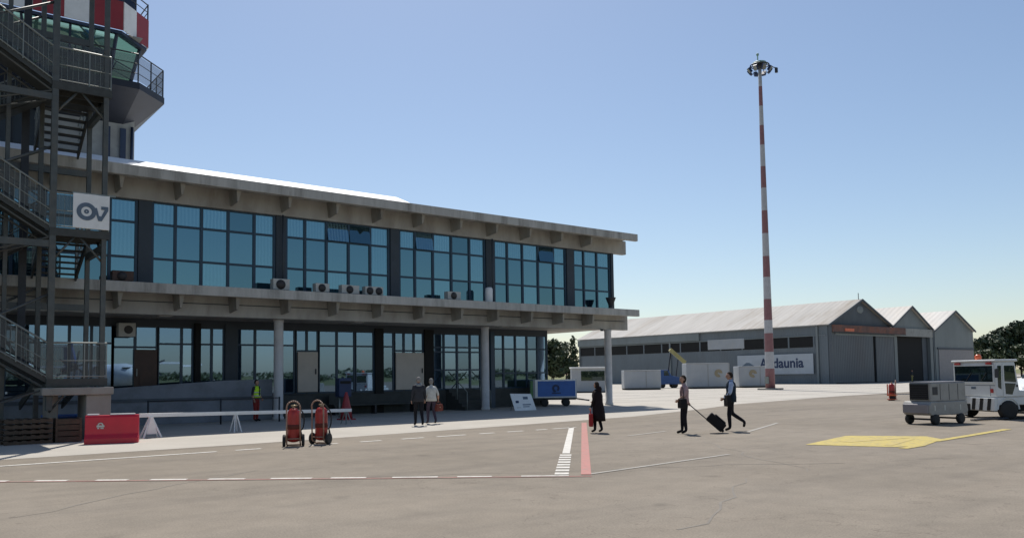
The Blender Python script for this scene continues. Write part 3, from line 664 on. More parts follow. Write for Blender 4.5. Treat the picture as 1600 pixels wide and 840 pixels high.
for t in (.045, .40, .97):
    p = A_.lerp(B_, t); m = MB(); h = p.z - .062; w = .26 if t < .1 else .12
    for s_ in (-1, 1):
        for yy in (-.22, .22): m.tube((p.x + s_ * w, p.y + yy, 0), (p.x + s_ * .03, p.y + yy * .15, h), .03 if t < .1 else .022, n=6)
    if t < .1: m.prism([(p.x - .16, .12), (p.x + .16, .12), (p.x + .04, h), (p.x - .04, h)], p.y - .14, p.y - .11, 'y')
    m.build('trestle', 'white' if t != .97 else 'steel2', pb)

# ------------------------------------------------------------------ wheeled extinguishers
def wheel(rad, w, name, parent, loc, ax='x', hub=True):
    t = MB().lathe([(rad * .55, -w / 2), (rad * .9, -w / 2), (rad, -w * .3), (rad, w * .3), (rad * .9, w / 2), (rad * .55, w / 2)], n=22, axis=ax).build(name, 'black', parent, loc=loc)
    if hub: MB().lathe([(rad * .2, -w * .42), (rad * .54, -w * .38), (rad * .54, w * .38), (rad * .2, w * .42)], n=16, axis=ax).build('rim', 'hub', t)
    return t
def ext(loc, rz, label):
    o = empty('wheeled_extinguisher', loc, rz, label, 'fire extinguisher', 'wheeled fire extinguishers on the apron')
    # local: x = width, tank leans back a little
    tl = Matrix.Rotation(R_(-8), 3, 'X')
    t = MB().lathe([(.06, .10), (.15, .13), (.165, .18), (.165, .80), (.15, .90), (.09, .97), (.05, .99)], n=22).build('tank', 'extred', o)
    MB().tube((0, 0, .98), (0, 0, 1.06), .035).tube((-.07, 0, 1.05), (.09, 0, 1.05), .02).build('valve', 'brass', t)
    MB().lathe([(.168, .44), (.168, .56)], n=22, m='brown_bag').build('label_band', 'brown_bag', t)
    wheel(.155, .07, 'wheel', o, (-.24, -.05, .155)); wheel(.155, .07, 'wheel', o, (.24, -.05, .155))
    MB().tube((-.24, -.05, .155), (.24, -.05, .155), .02).build('axle', 'darksteel', o)
    m = MB(); pts = [(-.17, -.19, .12), (-.17, -.2, .95)] + [(-.17 * math.cos(R_(a)), -.22, 1.0 + .17 * math.sin(R_(a))) for a in range(0, 181, 20)] + [(.17, -.2, .95), (.17, -.19, .12)]
    m.path(pts, .02).tube((-.17, -.19, .2), (.17, -.19, .2), .015).tube((-.17, .0, .03), (.17, .0, .03), .02).path([(-.17, -.19, .12), (-.17, 0, .03), (-.17, .18, .03)], .018).path([(.17, -.19, .12), (.17, 0, .03), (.17, .18, .03)], .018); m.build('handle_frame', 'frame_tan', o)
    m = MB(); pts = [(.09, 0, 1.05)] + [(.17 + .09 * math.cos(R_(a)), .06, .66 + .26 * math.sin(R_(a))) for a in range(80, -261, -20)]
    m.path(pts, .018, 6); m.build('hose', 'black', o)
    MB().tube((.17, .1, .4), (.2, .12, .15), .02, .04).build('nozzle', 'black', o)
    return o
ext((8.80, 20.45, 0), R_(-38 + 12), 'left of two red wheeled extinguishers standing on the asphalt edge')
ext((9.60, 20.50, 0), R_(-38 - 16), 'right of two red wheeled extinguishers standing on the asphalt edge')
e3 = ext((47.0, 24.0, 0), R_(20), 'lone distant red wheeled extinguisher left of the grey power cart')
m = MB(); m.box(-.36, .36, -.25, .22, .28, .36).box(-.36, .36, -.25, .22, .05, .1).box(.02, .2, .21, .26, .36, .95); m.build('carrier_tray', 'orange', e3)
e4 = MB().lathe([(.15, .1), (.16, .2), (.16, .8), (.06, .95)], (.36, 0, 0), n=18).build('second_tank', 'extred', e3)

cn = empty('red_cone', (15.85, 31.45, 0), 0, 'tall dull red cone in the shade beneath the canopy', 'cone')
MB().box(-.3, .3, -.3, .3, 0, .06).build('base', 'conered', cn, .02); MB().lathe([(.26, .06), (.20, .5), (.09, 1.0), (.05, 1.16)], n=20).build('body', 'conered', cn)
lb = empty('litter_bin', (16.6, 33.6, 0), 0, 'dark blue litter bin on a steel post near the cream door', 'bin')
MB().tube((0, 0, 0), (0, 0, .9), .04).tube((.3, 0, 0), (.3, 0, .9), .04).build('post', 'steel2', lb); MB().box(-.12, .5, -.2, .2, .9, 1.75).build('body', 'navy', lb, .04); MB().box(-.06, .44, -.23, -.202, 1.5, 1.62).build('opening', 'voiddark', lb)

# leaning white notice board
nb = empty('notice_board', (25.3, 32.15, 0), R_(-8), 'white notice board with small grey pictures leaning on the ground in the shade', 'notice board')
rt = Matrix.Rotation(R_(-18), 3, 'X')
m = MB(); m.prism([(.12, 0), (1.38, 0), (1.22, .86), (0, .90)], 0, .03, 'y')
for v in m.bm.verts: v.co = rt @ v.co
m.build('panel', 'white', nb, .005)
for x0, x1, z0, z1, mt in ((.24, .42, .40, .52, 'navy'), (.70, .98, .58, .72, 'darklogo'), (.62, 1.1, .28, .33, 'darklogo'), (.62, 1.0, .18, .22, 'darklogo'), (.26, .5, .14, .18, 'greyband')):
    m = MB(); m.box(x0, x1, -.008, -.003, z0, z1)
    for v in m.bm.verts: v.co = rt @ v.co
    m.build('print', mt, nb)
MB().tube((.25, .65, 0), (.25, .26, .8), .02).tube((1.2, .65, 0), (1.2, .26, .8), .02).build('stay', 'steel2', nb)

# blue poster trailer
bt = empty('poster_trailer', (29.35, 35.3, 0), R_(-38), 'small trailer with a large blue poster panel parked under the terminal end', 'trailer')
MB().box(-.1, 2.35, .06, 1.3, .46, 1.50).build('box_body', 'container', bt, .03)
MB().box(.02, 2.3, -.0, .055, .5, 1.5).build('poster_frame', 'white', bt)
MB().box(.16, 2.26, -.012, -.002, .56, 1.42).build('poster', 'blueposter', bt)
m = MB(); arc(m, 1.17, 1.02, .09, .21, -60, 250, y=-.03); arc(m, 1.10, .90, .0, .10, 180, 360, y=-.034, n=12); m.build('poster_emblem', 'navy', bt)
m = MB(); m.box(.95, 1.45, -.03, -.014, .72, .78); m.build('poster_text', 'navy', bt)
MB().box(-.25, -.1, .05, 1.25, .5, 1.45).build('green_side', 'green', bt, .02)
for x in (.55, 1.75):
    for y in (.15, 1.2): wheel(.22, .14, 'wheel', bt, (x, y, .22), 'y')
MB().box(0, 2.3, .2, 1.15, .36, .458).tube((2.3, .65, .42), (3.1, .65, .3), .04).build('chassis', 'darksteel', bt)

# ------------------------------------------------------------------ vehicles
gp = empty('ground_power_unit', (26.55, 12.28, 0), R_(-10), 'grey ground power cart with black grille parked before the white tow tractor', 'ground power unit')
# local x along the long side (towards +X), y depth
m = MB(); m.prism([(-.02, .30), (1.80, .30), (1.86, .42), (1.80, .74), (-.02, .74), (-.10, .62), (-.10, .40)], 0, .98, 'y'); m.build('chassis_body', 'gpu', gp, .03)
MB().box(.02, 1.80, .03, .80, .742, 1.34).build('engine_housing', 'gpu', gp, .025)
MB().box(.03, 1.78, .05, .78, 1.341, 1.365).build('housing_lid', 'gpu2', gp)
MB().box(-.012, .019, .12, .76, .80, 1.30).build('radiator_grille', 'voiddark', gp)
m = MB()
for k in range(7): m.box(-.02, -.013, .12, .76, .83 + .07 * k, .845 + .07 * k)
m.build('grille_slat', 'darksteel', gp)
MB().box(-.16, -.02, .04, .94, .36, .66).build('front_panel', 'gpu2', gp, .03)
m = MB()
for x in (.48, .93, 1.38): m.box(x, x + .012, .022, .029, .78, 1.3)
m.box(.1, .35, .02, .029, .95, 1.2); m.build('door_seam', 'darksteel', gp)
for x in (.12, .62, 1.42): MB().box(x, x + .05, -.006, -.001, .45, .62).build('label_plate', 'greyband', gp)
for x, y in ((.16, .02), (.16, .92), (1.45, .02), (1.45, .92)): wheel(.17, .13, 'wheel', gp, (x, y, .17), 'y')
m = MB()
for x in (.16, 1.45): m.tube((x, 0, .17), (x, .95, .17), .03)
m.build('axle', 'darksteel', gp)

tr = empty('tow_tractor', (31.86, 13.9, 0), math.atan2(-1.95, -1.21), 'white airport tow tractor with boxy cab, wide dark window and striped bumper', 'tow tractor')
# local +X runs along the wide window face (left to right in the photo), +Y runs back to the right
W_, D_ = 2.28, 2.9
MB().prism([(0, .78), (D_, .78), (D_, .98), (.86, 1.0), (.72, 2.0), (0, 2.0)], 0.0, W_, 'x').build('cab', 'truck', tr, .04)
MB().box(-.05, W_ + .05, -.05, .80, 2.0, 2.08).build('cab_roof', 'truck', tr, .03)
fw = MB().box(.12, W_ - .13, -.02, -.002, 1.30, 1.86).build('window', 'glass_dk', tr)
m = MB(); m.box(.08, .12, -.03, -.001, 1.26, 1.9).box(W_ - .13, W_ - .09, -.03, -.001, 1.26, 1.9).box(.12, W_ - .13, -.03, -.001, 1.26, 1.30).box(.12, W_ - .13, -.03, -.001, 1.86, 1.9); m.build('frame', 'truck', fw)
MB().box(.16, .46, -.06, -.021, 1.91, 1.98).build('marker_lamp', 'lampred', tr); MB().box(1.85, 2.12, -.06, -.021, 1.91, 1.98).build('marker_lamp', 'lampred', tr)
MB().lathe([(.11, 0), (.11, .14), (.07, .2)], (.72, .5, 2.08), 16).build('beacon', 'orange', tr)
MB().box(.98, 1.22, -.012, -.003, 1.04, 1.12).build('badge', 'darklogo', tr)
# side with two slanting windows and door frame (faces +X)
sx = W_ + .003
def sidep(name, poly, mat, t=.014, par=None): return MB().prism(poly, sx, sx + t, 'x').build(name, mat, par or tr)
sidep('side_window', [(.06, 1.12), (.17, 1.05), (.19, 1.86), (.06, 1.86)], 'glass_dk')
dr = sidep('door', [(.24, .80), (.80, .80), (.80, 1.05), (.70, 1.92), (.24, 1.92)], 'truck', .02)
MB().prism([(.29, 1.32), (.72, 1.28), (.66, 1.86), (.29, 1.86)], sx + .021, sx + .03, 'x').build('door_window', 'glass_dk', dr)
MB().prism([(.32, .88), (.56, .86), (.70, 1.24), (.30, 1.26)], sx + .021, sx + .028, 'x').build('door_glass_low', 'glass_dk', dr)
MB().box(sx + .02, sx + .06, 0.72, .76, 1.12, 1.2).build('handle', 'darksteel', dr)
MB().box(.02, W_ - .02, .02, D_ + .4, .50, .778).build('chassis', 'truck', tr, .03)
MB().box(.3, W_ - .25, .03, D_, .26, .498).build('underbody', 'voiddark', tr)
bmp = MB().box(1.02, W_ - .02, -.10, .018, .30, .74).build('bumper', 'truck', tr, .01)
m = MB()
for k in range(3): x = 1.08 + .40 * k; m.prism([(x, .31), (x + .17, .31), (x + .25, .73), (x + .08, .73)], -.112, -.103, 'y')
m.build('bumper_stripe', 'voiddark', bmp)
m = MB(); m.tube((.10, -.02, .76), (.50, -.04, .2), .04).tube((.62, -.02, .76), (.52, -.04, .2), .04).tube((.5, -.05, .16), (.5, -.5, .14), .05).box(.36, .66, -.12, .03, .1, .26); m.build('tow_hitch', 'white', tr)
for x, y in ((.25, .42), (W_ - .06, .42), (.25, 2.0), (W_ - .06, 2.0)): wheel(.33, .24, 'wheel', tr, (x, y, .33), 'x')
for y in (.42, 2.0): m = MB(); [m.tube((W_ - .02 + .0, y + .40 * math.cos(R_(a)), .35 + .40 * math.sin(R_(a))), (W_ - .02, y + .40 * math.cos(R_(a + 20)), .35 + .40 * math.sin(R_(a + 20))), .03, n=6) for a in range(0, 180, 20)]; m.build('wheel_arch', 'truck', tr)
m = MB(); m.tube((.75, -.03, 1.33), (1.05, -.035, 1.62), .012, n=6).tube((1.55, -.03, 1.33), (1.85, -.035, 1.62), .012, n=6); m.build('wiper', 'darksteel', tr)
m = MB(); m.box(.06, W_ - .06, -.008, -.002, 1.17, 1.185).box(.30, .312, -.008, -.002, .80, 1.17).box(W_ - .32, W_ - .308, -.008, -.002, .80, 1.17); m.build('panel_seam', 'darksteel', tr)
for x in (.12, W_ - .30): MB().box(x, x + .14, -.02, -.002, .92, 1.06).build('rear_lamp', 'lampred', tr)
m = MB(); m.tube((W_ + .02, .02, 1.75), (W_ + .22, -.12, 1.72), .015).box(W_ + .15, W_ + .3, -.16, -.12, 1.45, 1.75); m.build('mirror', 'darksteel', tr)

tb = empty('tow_bar', (30.3, 11.95, 0), 0, 'thin dark tow bar lying on the asphalt in front of the tow tractor', 'tow bar')
MB().path([(-.9, .25, .05), (.3, -.1, .05), (1.2, -.35, .05), (3.5, -1.2, .05)], .035, 8).build('bar', 'darksteel', tb)
MB().lathe([(.10, -.02), (.10, .02)], (-.95, .27, .05), 14).build('eye', 'darksteel', tb)

# white vehicle nose entering at the right edge
wv = empty('white_van', (37.6, 12.3, 0), R_(142), 'white vehicle with rounded bonnet cut off by the right edge behind the tractor', 'van')
m = MB(); m.prism([(-2.2, .35), (2.1, .35), (2.25, .6), (2.2, .95), (1.75, 1.15), (1.1, 1.35), (.5, 1.85), (-2.1, 1.9), (-2.25, 1.2)], -.9, .9, 'y'); m.build('body', 'truck', wv, .12)
MB().prism([(1.12, 1.40), (.60, 1.83), (.50, 1.80), (1.02, 1.37)], -.75, .75, 'y').build('windscreen', 'glass_dk', wv)
for s_ in (-1, 1):
    MB().prism([(-1.9, 1.2), (.85, 1.2), (.42, 1.72), (-1.9, 1.76)], s_ * .905 - .006, s_ * .905 + .006, 'y').build('side_window', 'glass_dk', wv)
    MB().ell((2.16, s_ * .65, .8), .08, .15, .1).build('headlight', 'white', wv)
    for x in (-1.4, 1.4): wheel(.33, .22, 'wheel', wv, (x, s_ * .82, .33), 'y')

# ------------------------------------------------------------------ mast
LM = empty('lighting_mast', (70.44, 48.21, 0), 0, 'tall tapering floodlight mast banded red and white, green ring of lamps on top', 'floodlight mast')
Htop = 32.9
prof = []; nb_ = []
zs_ = [0, 2.1, 3.75, 5.6, 6.9, 9.0, 11.2, 13.3, 15.6, 17.9, 20.2, 22.4, 24.6, 26.6, 28.6, 30.6, Htop]
for k, z in enumerate(zs_): prof.append((.47 - .31 * (z / Htop) ** .9, z))
M['mast_white'] = pm('mast_white', (.42, .42, .43), .6, var=.1); M['mast_red'] = pm('mast_red', (.235, .105, .11), .6, var=.15, dirt=(.22, .14, .14), dirt_amt=.5); M['mast_pink'] = pm('mast_faded_red', (.36, .17, .18), .6, var=.15)
mts = ['mast_red' if k % 2 == 0 else 'mast_white' for k in range(len(zs_) - 1)]
# thin overlap-free shaft built of stacked bands
MB().lathe(prof, n=20, m='white', mats=mts).build('pole', None, LM)
MB().box(-.9, .9, -.9, .9, .004, .16).build('plinth', 'concrete', LM, .03); MB().box(-.62, -.48, -.2, .2, .6, 1.3).build('control_box', 'steel2', LM)
m = MB()
for k in range(20):
    a0, a1 = R_(k * 18), R_(k * 18 + 18)
    m.tube((0.92 * math.cos(a0), 0.92 * math.sin(a0), Htop - .1), (0.92 * math.cos(a1), 0.92 * math.sin(a1), Htop - .1), .06, n=6)
for k in range(6): a0 = R_(k * 60); m.tube((0, 0, Htop - .1), (0.92 * math.cos(a0), 0.92 * math.sin(a0), Htop - .1), .05, n=6)
m.lathe([(.3, Htop - .45), (.42, Htop - .3), (.42, Htop + .1), (.2, Htop + .2)], n=16); m.build('ring', 'darksteel', LM)
MB().lathe([(.75, Htop + .02), (.66, Htop + .2), (.25, Htop + .34), (.05, Htop + .38)], n=18).tube((-.3, 0, Htop + .4), (-.3, 0, Htop + .95), .06).ell((-.3, 0, Htop + .95), .14, .14, .16).build('cover', 'lightgreen', LM)
for k in range(8):
    a0 = R_(k * 45 + 12); c, s_ = math.cos(a0), math.sin(a0); rr = 1.05
    m = MB(); rot = Matrix.Rotation(a0, 3, 'Z') @ Matrix.Rotation(R_(35), 3, 'Y')
    m.box(-.12, .12, -.19, .19, -.26, .26, rot=rot, org=(rr * c, rr * s_, Htop - .62)).tube((0.92 * c, 0.92 * s_, Htop - .1), (rr * c, rr * s_, Htop - .5), .04, n=6)
    fl = m.build('floodlight', 'navy', LM); MB().box(.122, .13, -.16, .16, -.23, .23, rot=rot, org=(rr * c, rr * s_, Htop - .62)).build('lens', 'steel2', fl)
m = MB(); m.tube((.7, -.5, Htop - .15), (1.35, -1.0, Htop - .35), .05, n=6).box(1.25, 1.47, -1.12, -.9, Htop - .85, Htop - .35); m.build('side_lamp', 'darksteel', LM)

# ------------------------------------------------------------------ hangars
def hangar(x0, x1, ya, apex, eave, y1, label, gm, roofm, dm):
    o = empty('hangar', (0, 0, 0), 0, label, 'hangar', 'row of gabled hangars')
    xm = (x0 + x1) / 2
    MB().box(x0, x0 + .25, ya, y1, 0, eave).build('side_wall', 'hgrey', o)
    MB().box(x1 - .25, x1, ya, y1, 0, eave).build('side_wall', 'hgrey', o)
    MB().prism([(x0, eave), (x1, eave), (xm, apex - .15)], ya - .05, ya + .15, 'y').build('gable', gm, o)
    t = .14; ov = .45
    for s_ in (-1, 1):
        xe = x0 - .4 if s_ < 0 else x1 + .0; sl = (apex - eave) / (xm - x0); ze = eave - .4 * sl if s_ < 0 else eave
        MB().prism([(xe, ze), (xm, apex), (xm, apex + t), (xe, ze + t)], ya - ov, y1 + ov, 'y').build('roof', roofm, o)
        MB().prism([(xe, ze - .12), (xm, apex - .12), (xm, apex + t + .03), (xe, ze + t + .03)], ya - ov - .12, ya - ov - .002, 'y').build('verge_trim', dm, o)
    return o
h1 = hangar(104.2, 121.6, 61.9, 11.95, 8.25, 112, 'nearest hangar with dark gable, long side wall and rust stained pale roof', 'hdark', 'hroof', 'hdark')
MB().box(104.25, 104.9, 61.3, 61.85, 0, 8.2).build('corner_post', 'hgrey_x', h1)
MB().box(104.95, 115.4, 61.40, 61.58, .1, 7.0).build('door', 'hgrey_x', h1); MB().box(116.6, 121.9, 61.62, 61.80, .1, 7.0).build('door', 'hgrey_x', h1)
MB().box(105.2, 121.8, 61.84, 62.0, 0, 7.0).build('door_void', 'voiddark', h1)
MB().box(104.3, 124.6, 61.05, 61.38, 7.15, 8.15).build('rusty_track', 'rust', h1); MB().box(104.3, 124.6, 61.0, 61.045, 7.05, 7.18).build('track_edge', 'darksteel', h1)
MB().box(105.2, 121.9, 61.36, 61.39, 6.75, 7.03).build('pale_band', 'hlight', h1)
MB().box(107.2, 109.6, 60.98, 61.04, 7.3, 7.7).build('orange_patch', 'orange', h1)
MB().ell((112.9, 61.84, 10.6), .95, .06, .55).build('gable_vent', 'hlight', h1)
MB().tube((112.9, 62, 12), (112.9, 62, 13.0), .05, n=6).build('roof_spike', 'darksteel', h1)
# long side: window strip, panels
ws = MB().box(104.16, 104.195, 64, 112, 5.15, 6.65).build('window_strip', 'voiddark', h1)
m = MB()
for k in range(13): y = 64 + k * 4.0; m.box(104.13, 104.158, y - .12, y + .12, 5.15, 6.65)
m.build('window_post', 'hgrey', ws)
MB().box(104.10, 104.155, 62.2, 112, 6.7, 6.82).build('drip_trim', 'hlight', h1)
MB().box(104.08, 104.19, 75.6, 82.4, 5.35, 6.9).build('pale_panel', 'container', h1)
for y in (63.3, 90.0, 111.8): MB().box(104.0, 104.19, y, y + .3, 0, 8.0).build('downpipe', 'hlight', h1)
MB().box(103.9, 104.199, 84, 112.3, 6.9, 8.05).build('pale_cladding', 'hlight', h1)
h2 = hangar(121.6, 135.6, 62.3, 11.65, 8.0, 112, 'middle hangar with light gable and dark open doorway', 'hlight', 'hroof2', 'hdark')
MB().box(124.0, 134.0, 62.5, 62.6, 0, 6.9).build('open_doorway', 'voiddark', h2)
for x in (122.6, 134.2): MB().box(x, x + .9, 61.9, 62.4, 0, 8.0).build('door_post', 'hlight', h2)
MB().box(122.6, 135.1, 61.85, 62.25, 6.95, 8.2).build('lintel', 'gpu', h2)
MB().box(132.6, 134.1, 62.42, 62.49, 0, 6.9).build('door', 'hdark', h2)
h3 = hangar(135.6, 150.3, 62.0, 11.45, 8.15, 112, 'farthest hangar with plain light grey gable end', 'hlight', 'hroof2', 'hdark')
MB().box(136.0, 150.2, 61.96, 62.1, 0, 8.15).build('front_wall', 'hlight', h3); MB().box(137.0, 149.8, 61.85, 61.955, 0, 5.0).build('door', 'gpu2', h3); MB().box(136.6, 150.0, 61.8, 61.95, 5.05, 5.35).build('door_track', 'hdark', h3)
# banner on the hangar wall
bn = empty('banner', (103.95, 64.05, 1.42), R_(90), 'long white banner reading Alidaunia in dark blue on the hangar side wall', 'banner')
BL = 12.7
M['banner'] = pm('banner_cloth', (.42, .46, .50), .7, var=.06, scale=.6, dirt=(.34, .36, .38), dirt_amt=.5); MB().box(0, BL, -.0, .06, 0, 2.85).build('cloth', 'banner', bn)
# text is read from the apron (viewer on -X side, +Y to the left)
text_mesh('lettering', 'Alidaunia', 1.95, 'navy', bn, (8.7, .075, .95), (R_(90), 0, R_(180)), offset=.05, extrude=.01, xs=1.0)
m = MB(); m.prism([(9.6, 1.2), (12.0, 1.2), (11.1, 1.75), (10.6, 1.75)], .066, .08, 'y'); m.build('logo', 'darklogo', bn)

# ------------------------------------------------------------------ background containers, belt loader, vans
def container(loc, rz, L, D, H, label, logo=None, name='white_container'):
    o = empty(name, loc, rz, label, 'container', 'white containers before the hangar')
    MB().box(0, L, 0, D, .15, H).build('body', 'container', o, .04)
    MB().box(.05, L - .05, .05, D - .05, 0, .148).build('skid', 'voiddark', o)
    m = MB()
    for k in range(1, int(L / 2.4) + 1): m.box(k * 2.4, k * 2.4 + .06, -.03, -.002, .2, H - .05)
    for z in (.2, H - .08): m.box(0, L, -.028, -.002, z, z + .06)
    m.build('rib', 'gpu', o)
    if logo: m = MB(); arc(m, 0, 0, .1, .45, 0, 300, y=0); m.build('emblem', 'brownlogo', o, loc=(logo[0], -.04, logo[1]))
    return o
VA = R_(-38.2)   # faces the camera roughly
container((65.4, 63.3, 0), VA, 4.05, 2.2, 2.15, 'low white container just right of the last canopy column')
container((72.4, 60.4, 0), VA, 4.8, 2.4, 2.85, 'white container with faded brown emblem, left of the walking man', (3.6, 1.7))
container((78.6, 57.9, 0), VA, 3.4, 2.4, 2.45, 'white container half hidden behind the mast foot, below the banner', (1.6, 1.6))
vn = empty('white_site_cabin', (54.2, 59.5, 0), VA, 'small white cabin with dark window and flat roof behind the black-clad woman', 'cabin')
MB().box(0, 3.4, 0, 2, .1, 2.35).build('walls', 'container', vn, .03); MB().box(-.1, 3.6, -.25, 2.1, 2.352, 2.5).build('roof', 'white', vn, .02)
MB().box(.9, 3.2, -.03, -.002, 1.15, 2.1).build('window', 'glass_dk', vn); MB().box(0, 3.4, .02, 1.9, 0, .1).build('skid', 'voiddark', vn)
wl = empty('white_shed', (49.5, 66, 0), VA, 'pale low shed with vertical seams behind the poster trailer', 'shed')
MB().box(-3.2, 2.6, 0, 3, 0, 2.9).build('walls', 'container', wl); m = MB(); [m.box(-3 + .9 * k, -2.94 + .9 * k, -.03, -.002, .1, 2.85) for k in range(7)]; m.build('seam', 'gpu', wl); MB().box(-3.3, 2.7, -.15, 3.1, 2.9, 3.02).build('roof', 'gpu', wl)

bl = empty('belt_loader', (75.0, 65.6, 0), VA, 'blue belt loader with raised yellow conveyor boom in front of the hangar', 'belt loader')
MB().prism([(-.9, .45), (1.5, .45), (1.5, 1.3), (.6, 1.5), (.2, 2.2), (-.7, 2.2), (-.9, 1.4)], 0, 1.9, 'y').build('body', 'bluecloth', bl, .05)
MB().prism([(-.3, 1.5), (.35, 1.5), (.1, 2.1), (-.3, 2.1)], -.02, -.002, 'y').build('window', 'glass_dk', bl)
rot = Matrix.Rotation(R_(42), 3, 'Y')
MB().box(-1.2, 1.2, .5, 1.2, -.14, .14, rot=rot, org=(1.5, 0, 3.8)).box(-1.2, 1.2, .42, .49, -.22, .22, rot=rot, org=(1.5, 0, 3.8)).build('boom', 'yellow', bl)
MB().tube((.4, .9, 1.9), (.7, .9, 4.2), .08).tube((1.3, .9, 1.3), (1.6, .9, 3.4), .06).build('lift_ram', 'darksteel', bl)
for x in (-.5, 1.0):
    for y in (.15, 1.75): wheel(.36, .25, 'wheel', bl, (x, y, .36), 'y')

# ------------------------------------------------------------------ trees
def tree(loc, h, w, label, n=1500, mat='leaf', leaf=.34, conic=False, seed=0, group='trees beyond the apron'):
    q = random.Random(seed * 13 + 5); o = empty('cypress_tree' if conic else 'broadleaf_tree', loc, 0, label, 'tree', group)
    m = MB(); th = h * (.2 if conic else .42)
    m.tube((0, 0, -.05), (0, 0, th), .05 * h * .35, .03 * h * .35, 8)
    cl = []
    if conic:
        for k in range(14): z = h * (.06 + .92 * k / 14); cl.append((Vector((q.uniform(-.1, .1), q.uniform(-.1, .1), z)), w * .5 * (1 - .85 * k / 14) + .15, h * .08))
        m.tube((0, 0, th), (0, 0, h * .9), .03 * h * .35, .02, 6)
    else:
        for k in range(15):
            a = q.uniform(0, 6.283); rr = w * .5 * math.sqrt(q.random()) * .8; z = h * q.uniform(.36, .9) - rr * .18
            c = Vector((rr * math.cos(a), rr * math.sin(a), z)); sz = w * q.uniform(.14, .24)
            cl.append((c, sz, sz * .75)); m.tube((0, 0, th * q.uniform(.6, 1)), c, .035 * h * .2, .02, 5)
        cl.append((Vector((0, 0, h * .9)), w * .2, h * .1))
    m.build('trunk', 'trunk', o)
    vs_, fs = [], []
    tot = sum(c[1] ** 2 for c in cl)
    for c, sx_, sz in cl:
        for _ in range(int(n * sx_ ** 2 / tot)):
            d = Vector((q.gauss(0, 1), q.gauss(0, 1), q.gauss(0, 1))).normalized() * q.uniform(.55, 1.08)
            p = c + Vector((d.x * sx_, d.y * sx_, d.z * sz)); nrm = (d + Vector((q.gauss(0, .6), q.gauss(0, .6), q.gauss(0, .6)))).normalized()
            a = nrm.orthogonal().normalized(); b = nrm.cross(a); L = leaf * q.uniform(.6, 1.4); i = len(vs_)
            vs_ += [p + a * L, p + b * L * .55, p - a * L, p - b * L * .55]; fs.append((i, i + 1, i + 2, i + 3))
    me = bpy.data.meshes.new('crown'); me.from_pydata([tuple(v) for v in vs_], [], fs); me.materials.append(M[mat])
    c = bpy.data.objects.new('crown', me); C.objects.link(c); c.parent = o
    return o
tree((186.5, 76.5, 0), 7.3, 8.0, 'lower bushy tree just right of the farthest hangar', 3000, 'leaf2', .4, seed=1)
tree((193.3, 77.5, 0), 8.8, 8.5, 'dark round tree between the bushy tree and the tall pointed one', 3200, 'leaf', .42, seed=2)
tree((183.8, 72.3, 0), 9.0, 8.5, 'dark tree right of the round one, rising behind the tractor beacon', 3200, 'leaf', .42, seed=3)
tree((196.4, 75.1, 0), 10.6, 9.0, 'tallest pointed dark tree right of the hangars', 3600, 'leaf', .42, seed=4)
tree((192.4, 71.8, 0), 10.4, 8.5, 'dark tree between the pointed one and the big one at the edge', 3200, 'leaf', .42, seed=15)
tree((190.7, 69.4, 0), 11.8, 9.5, 'big dark tree cut by the right edge of the view', 3800, 'leaf', .42, seed=5)
tree((178.0, 70.5, 0), 5.6, 8.0, 'low mid-green shrubby tree in front of the dark trees, behind the tractor', 2600, 'leaf2', .4, seed=6)
tree((184.0, 67.0, 0), 6.6, 9.0, 'low spreading tree under the big dark tree at the right edge', 2800, 'leaf2', .4, seed=7)
tree((201.2, 71.3, 0), 12.4, 9.5, 'outermost dark tree beyond the big one at the right edge', 3000, 'leaf', .42, seed=8)
tree((72.5, 83.2, 0), 6.6, 5.0, 'rounded green tree behind the pale shed, left of the cypress', 2200, 'leaf2', .26, seed=9)
tree((70.2, 84.5, 0), 6.6, 5.5, 'leftmost green tree glimpsed under the terminal end', 2200, 'leaf2', .26, seed=10)
tree((73.4, 84.6, 0), 5.6, 4.0, 'middle green tree glimpsed under the terminal, between the shed and the cypress', 1800, 'leaf2', .26, seed=13)
tree((71.9, 78.6, 0), 7.0, 2.0, 'narrow dark cypress glimpsed left of the last canopy column', 1500, 'leaf', .2, True, 11)
tree((70.6, 78.6, 0), 5.0, 2.2, 'small dark tree at the left corner of the long hangar', 1500, 'leaf', .24, seed=12)

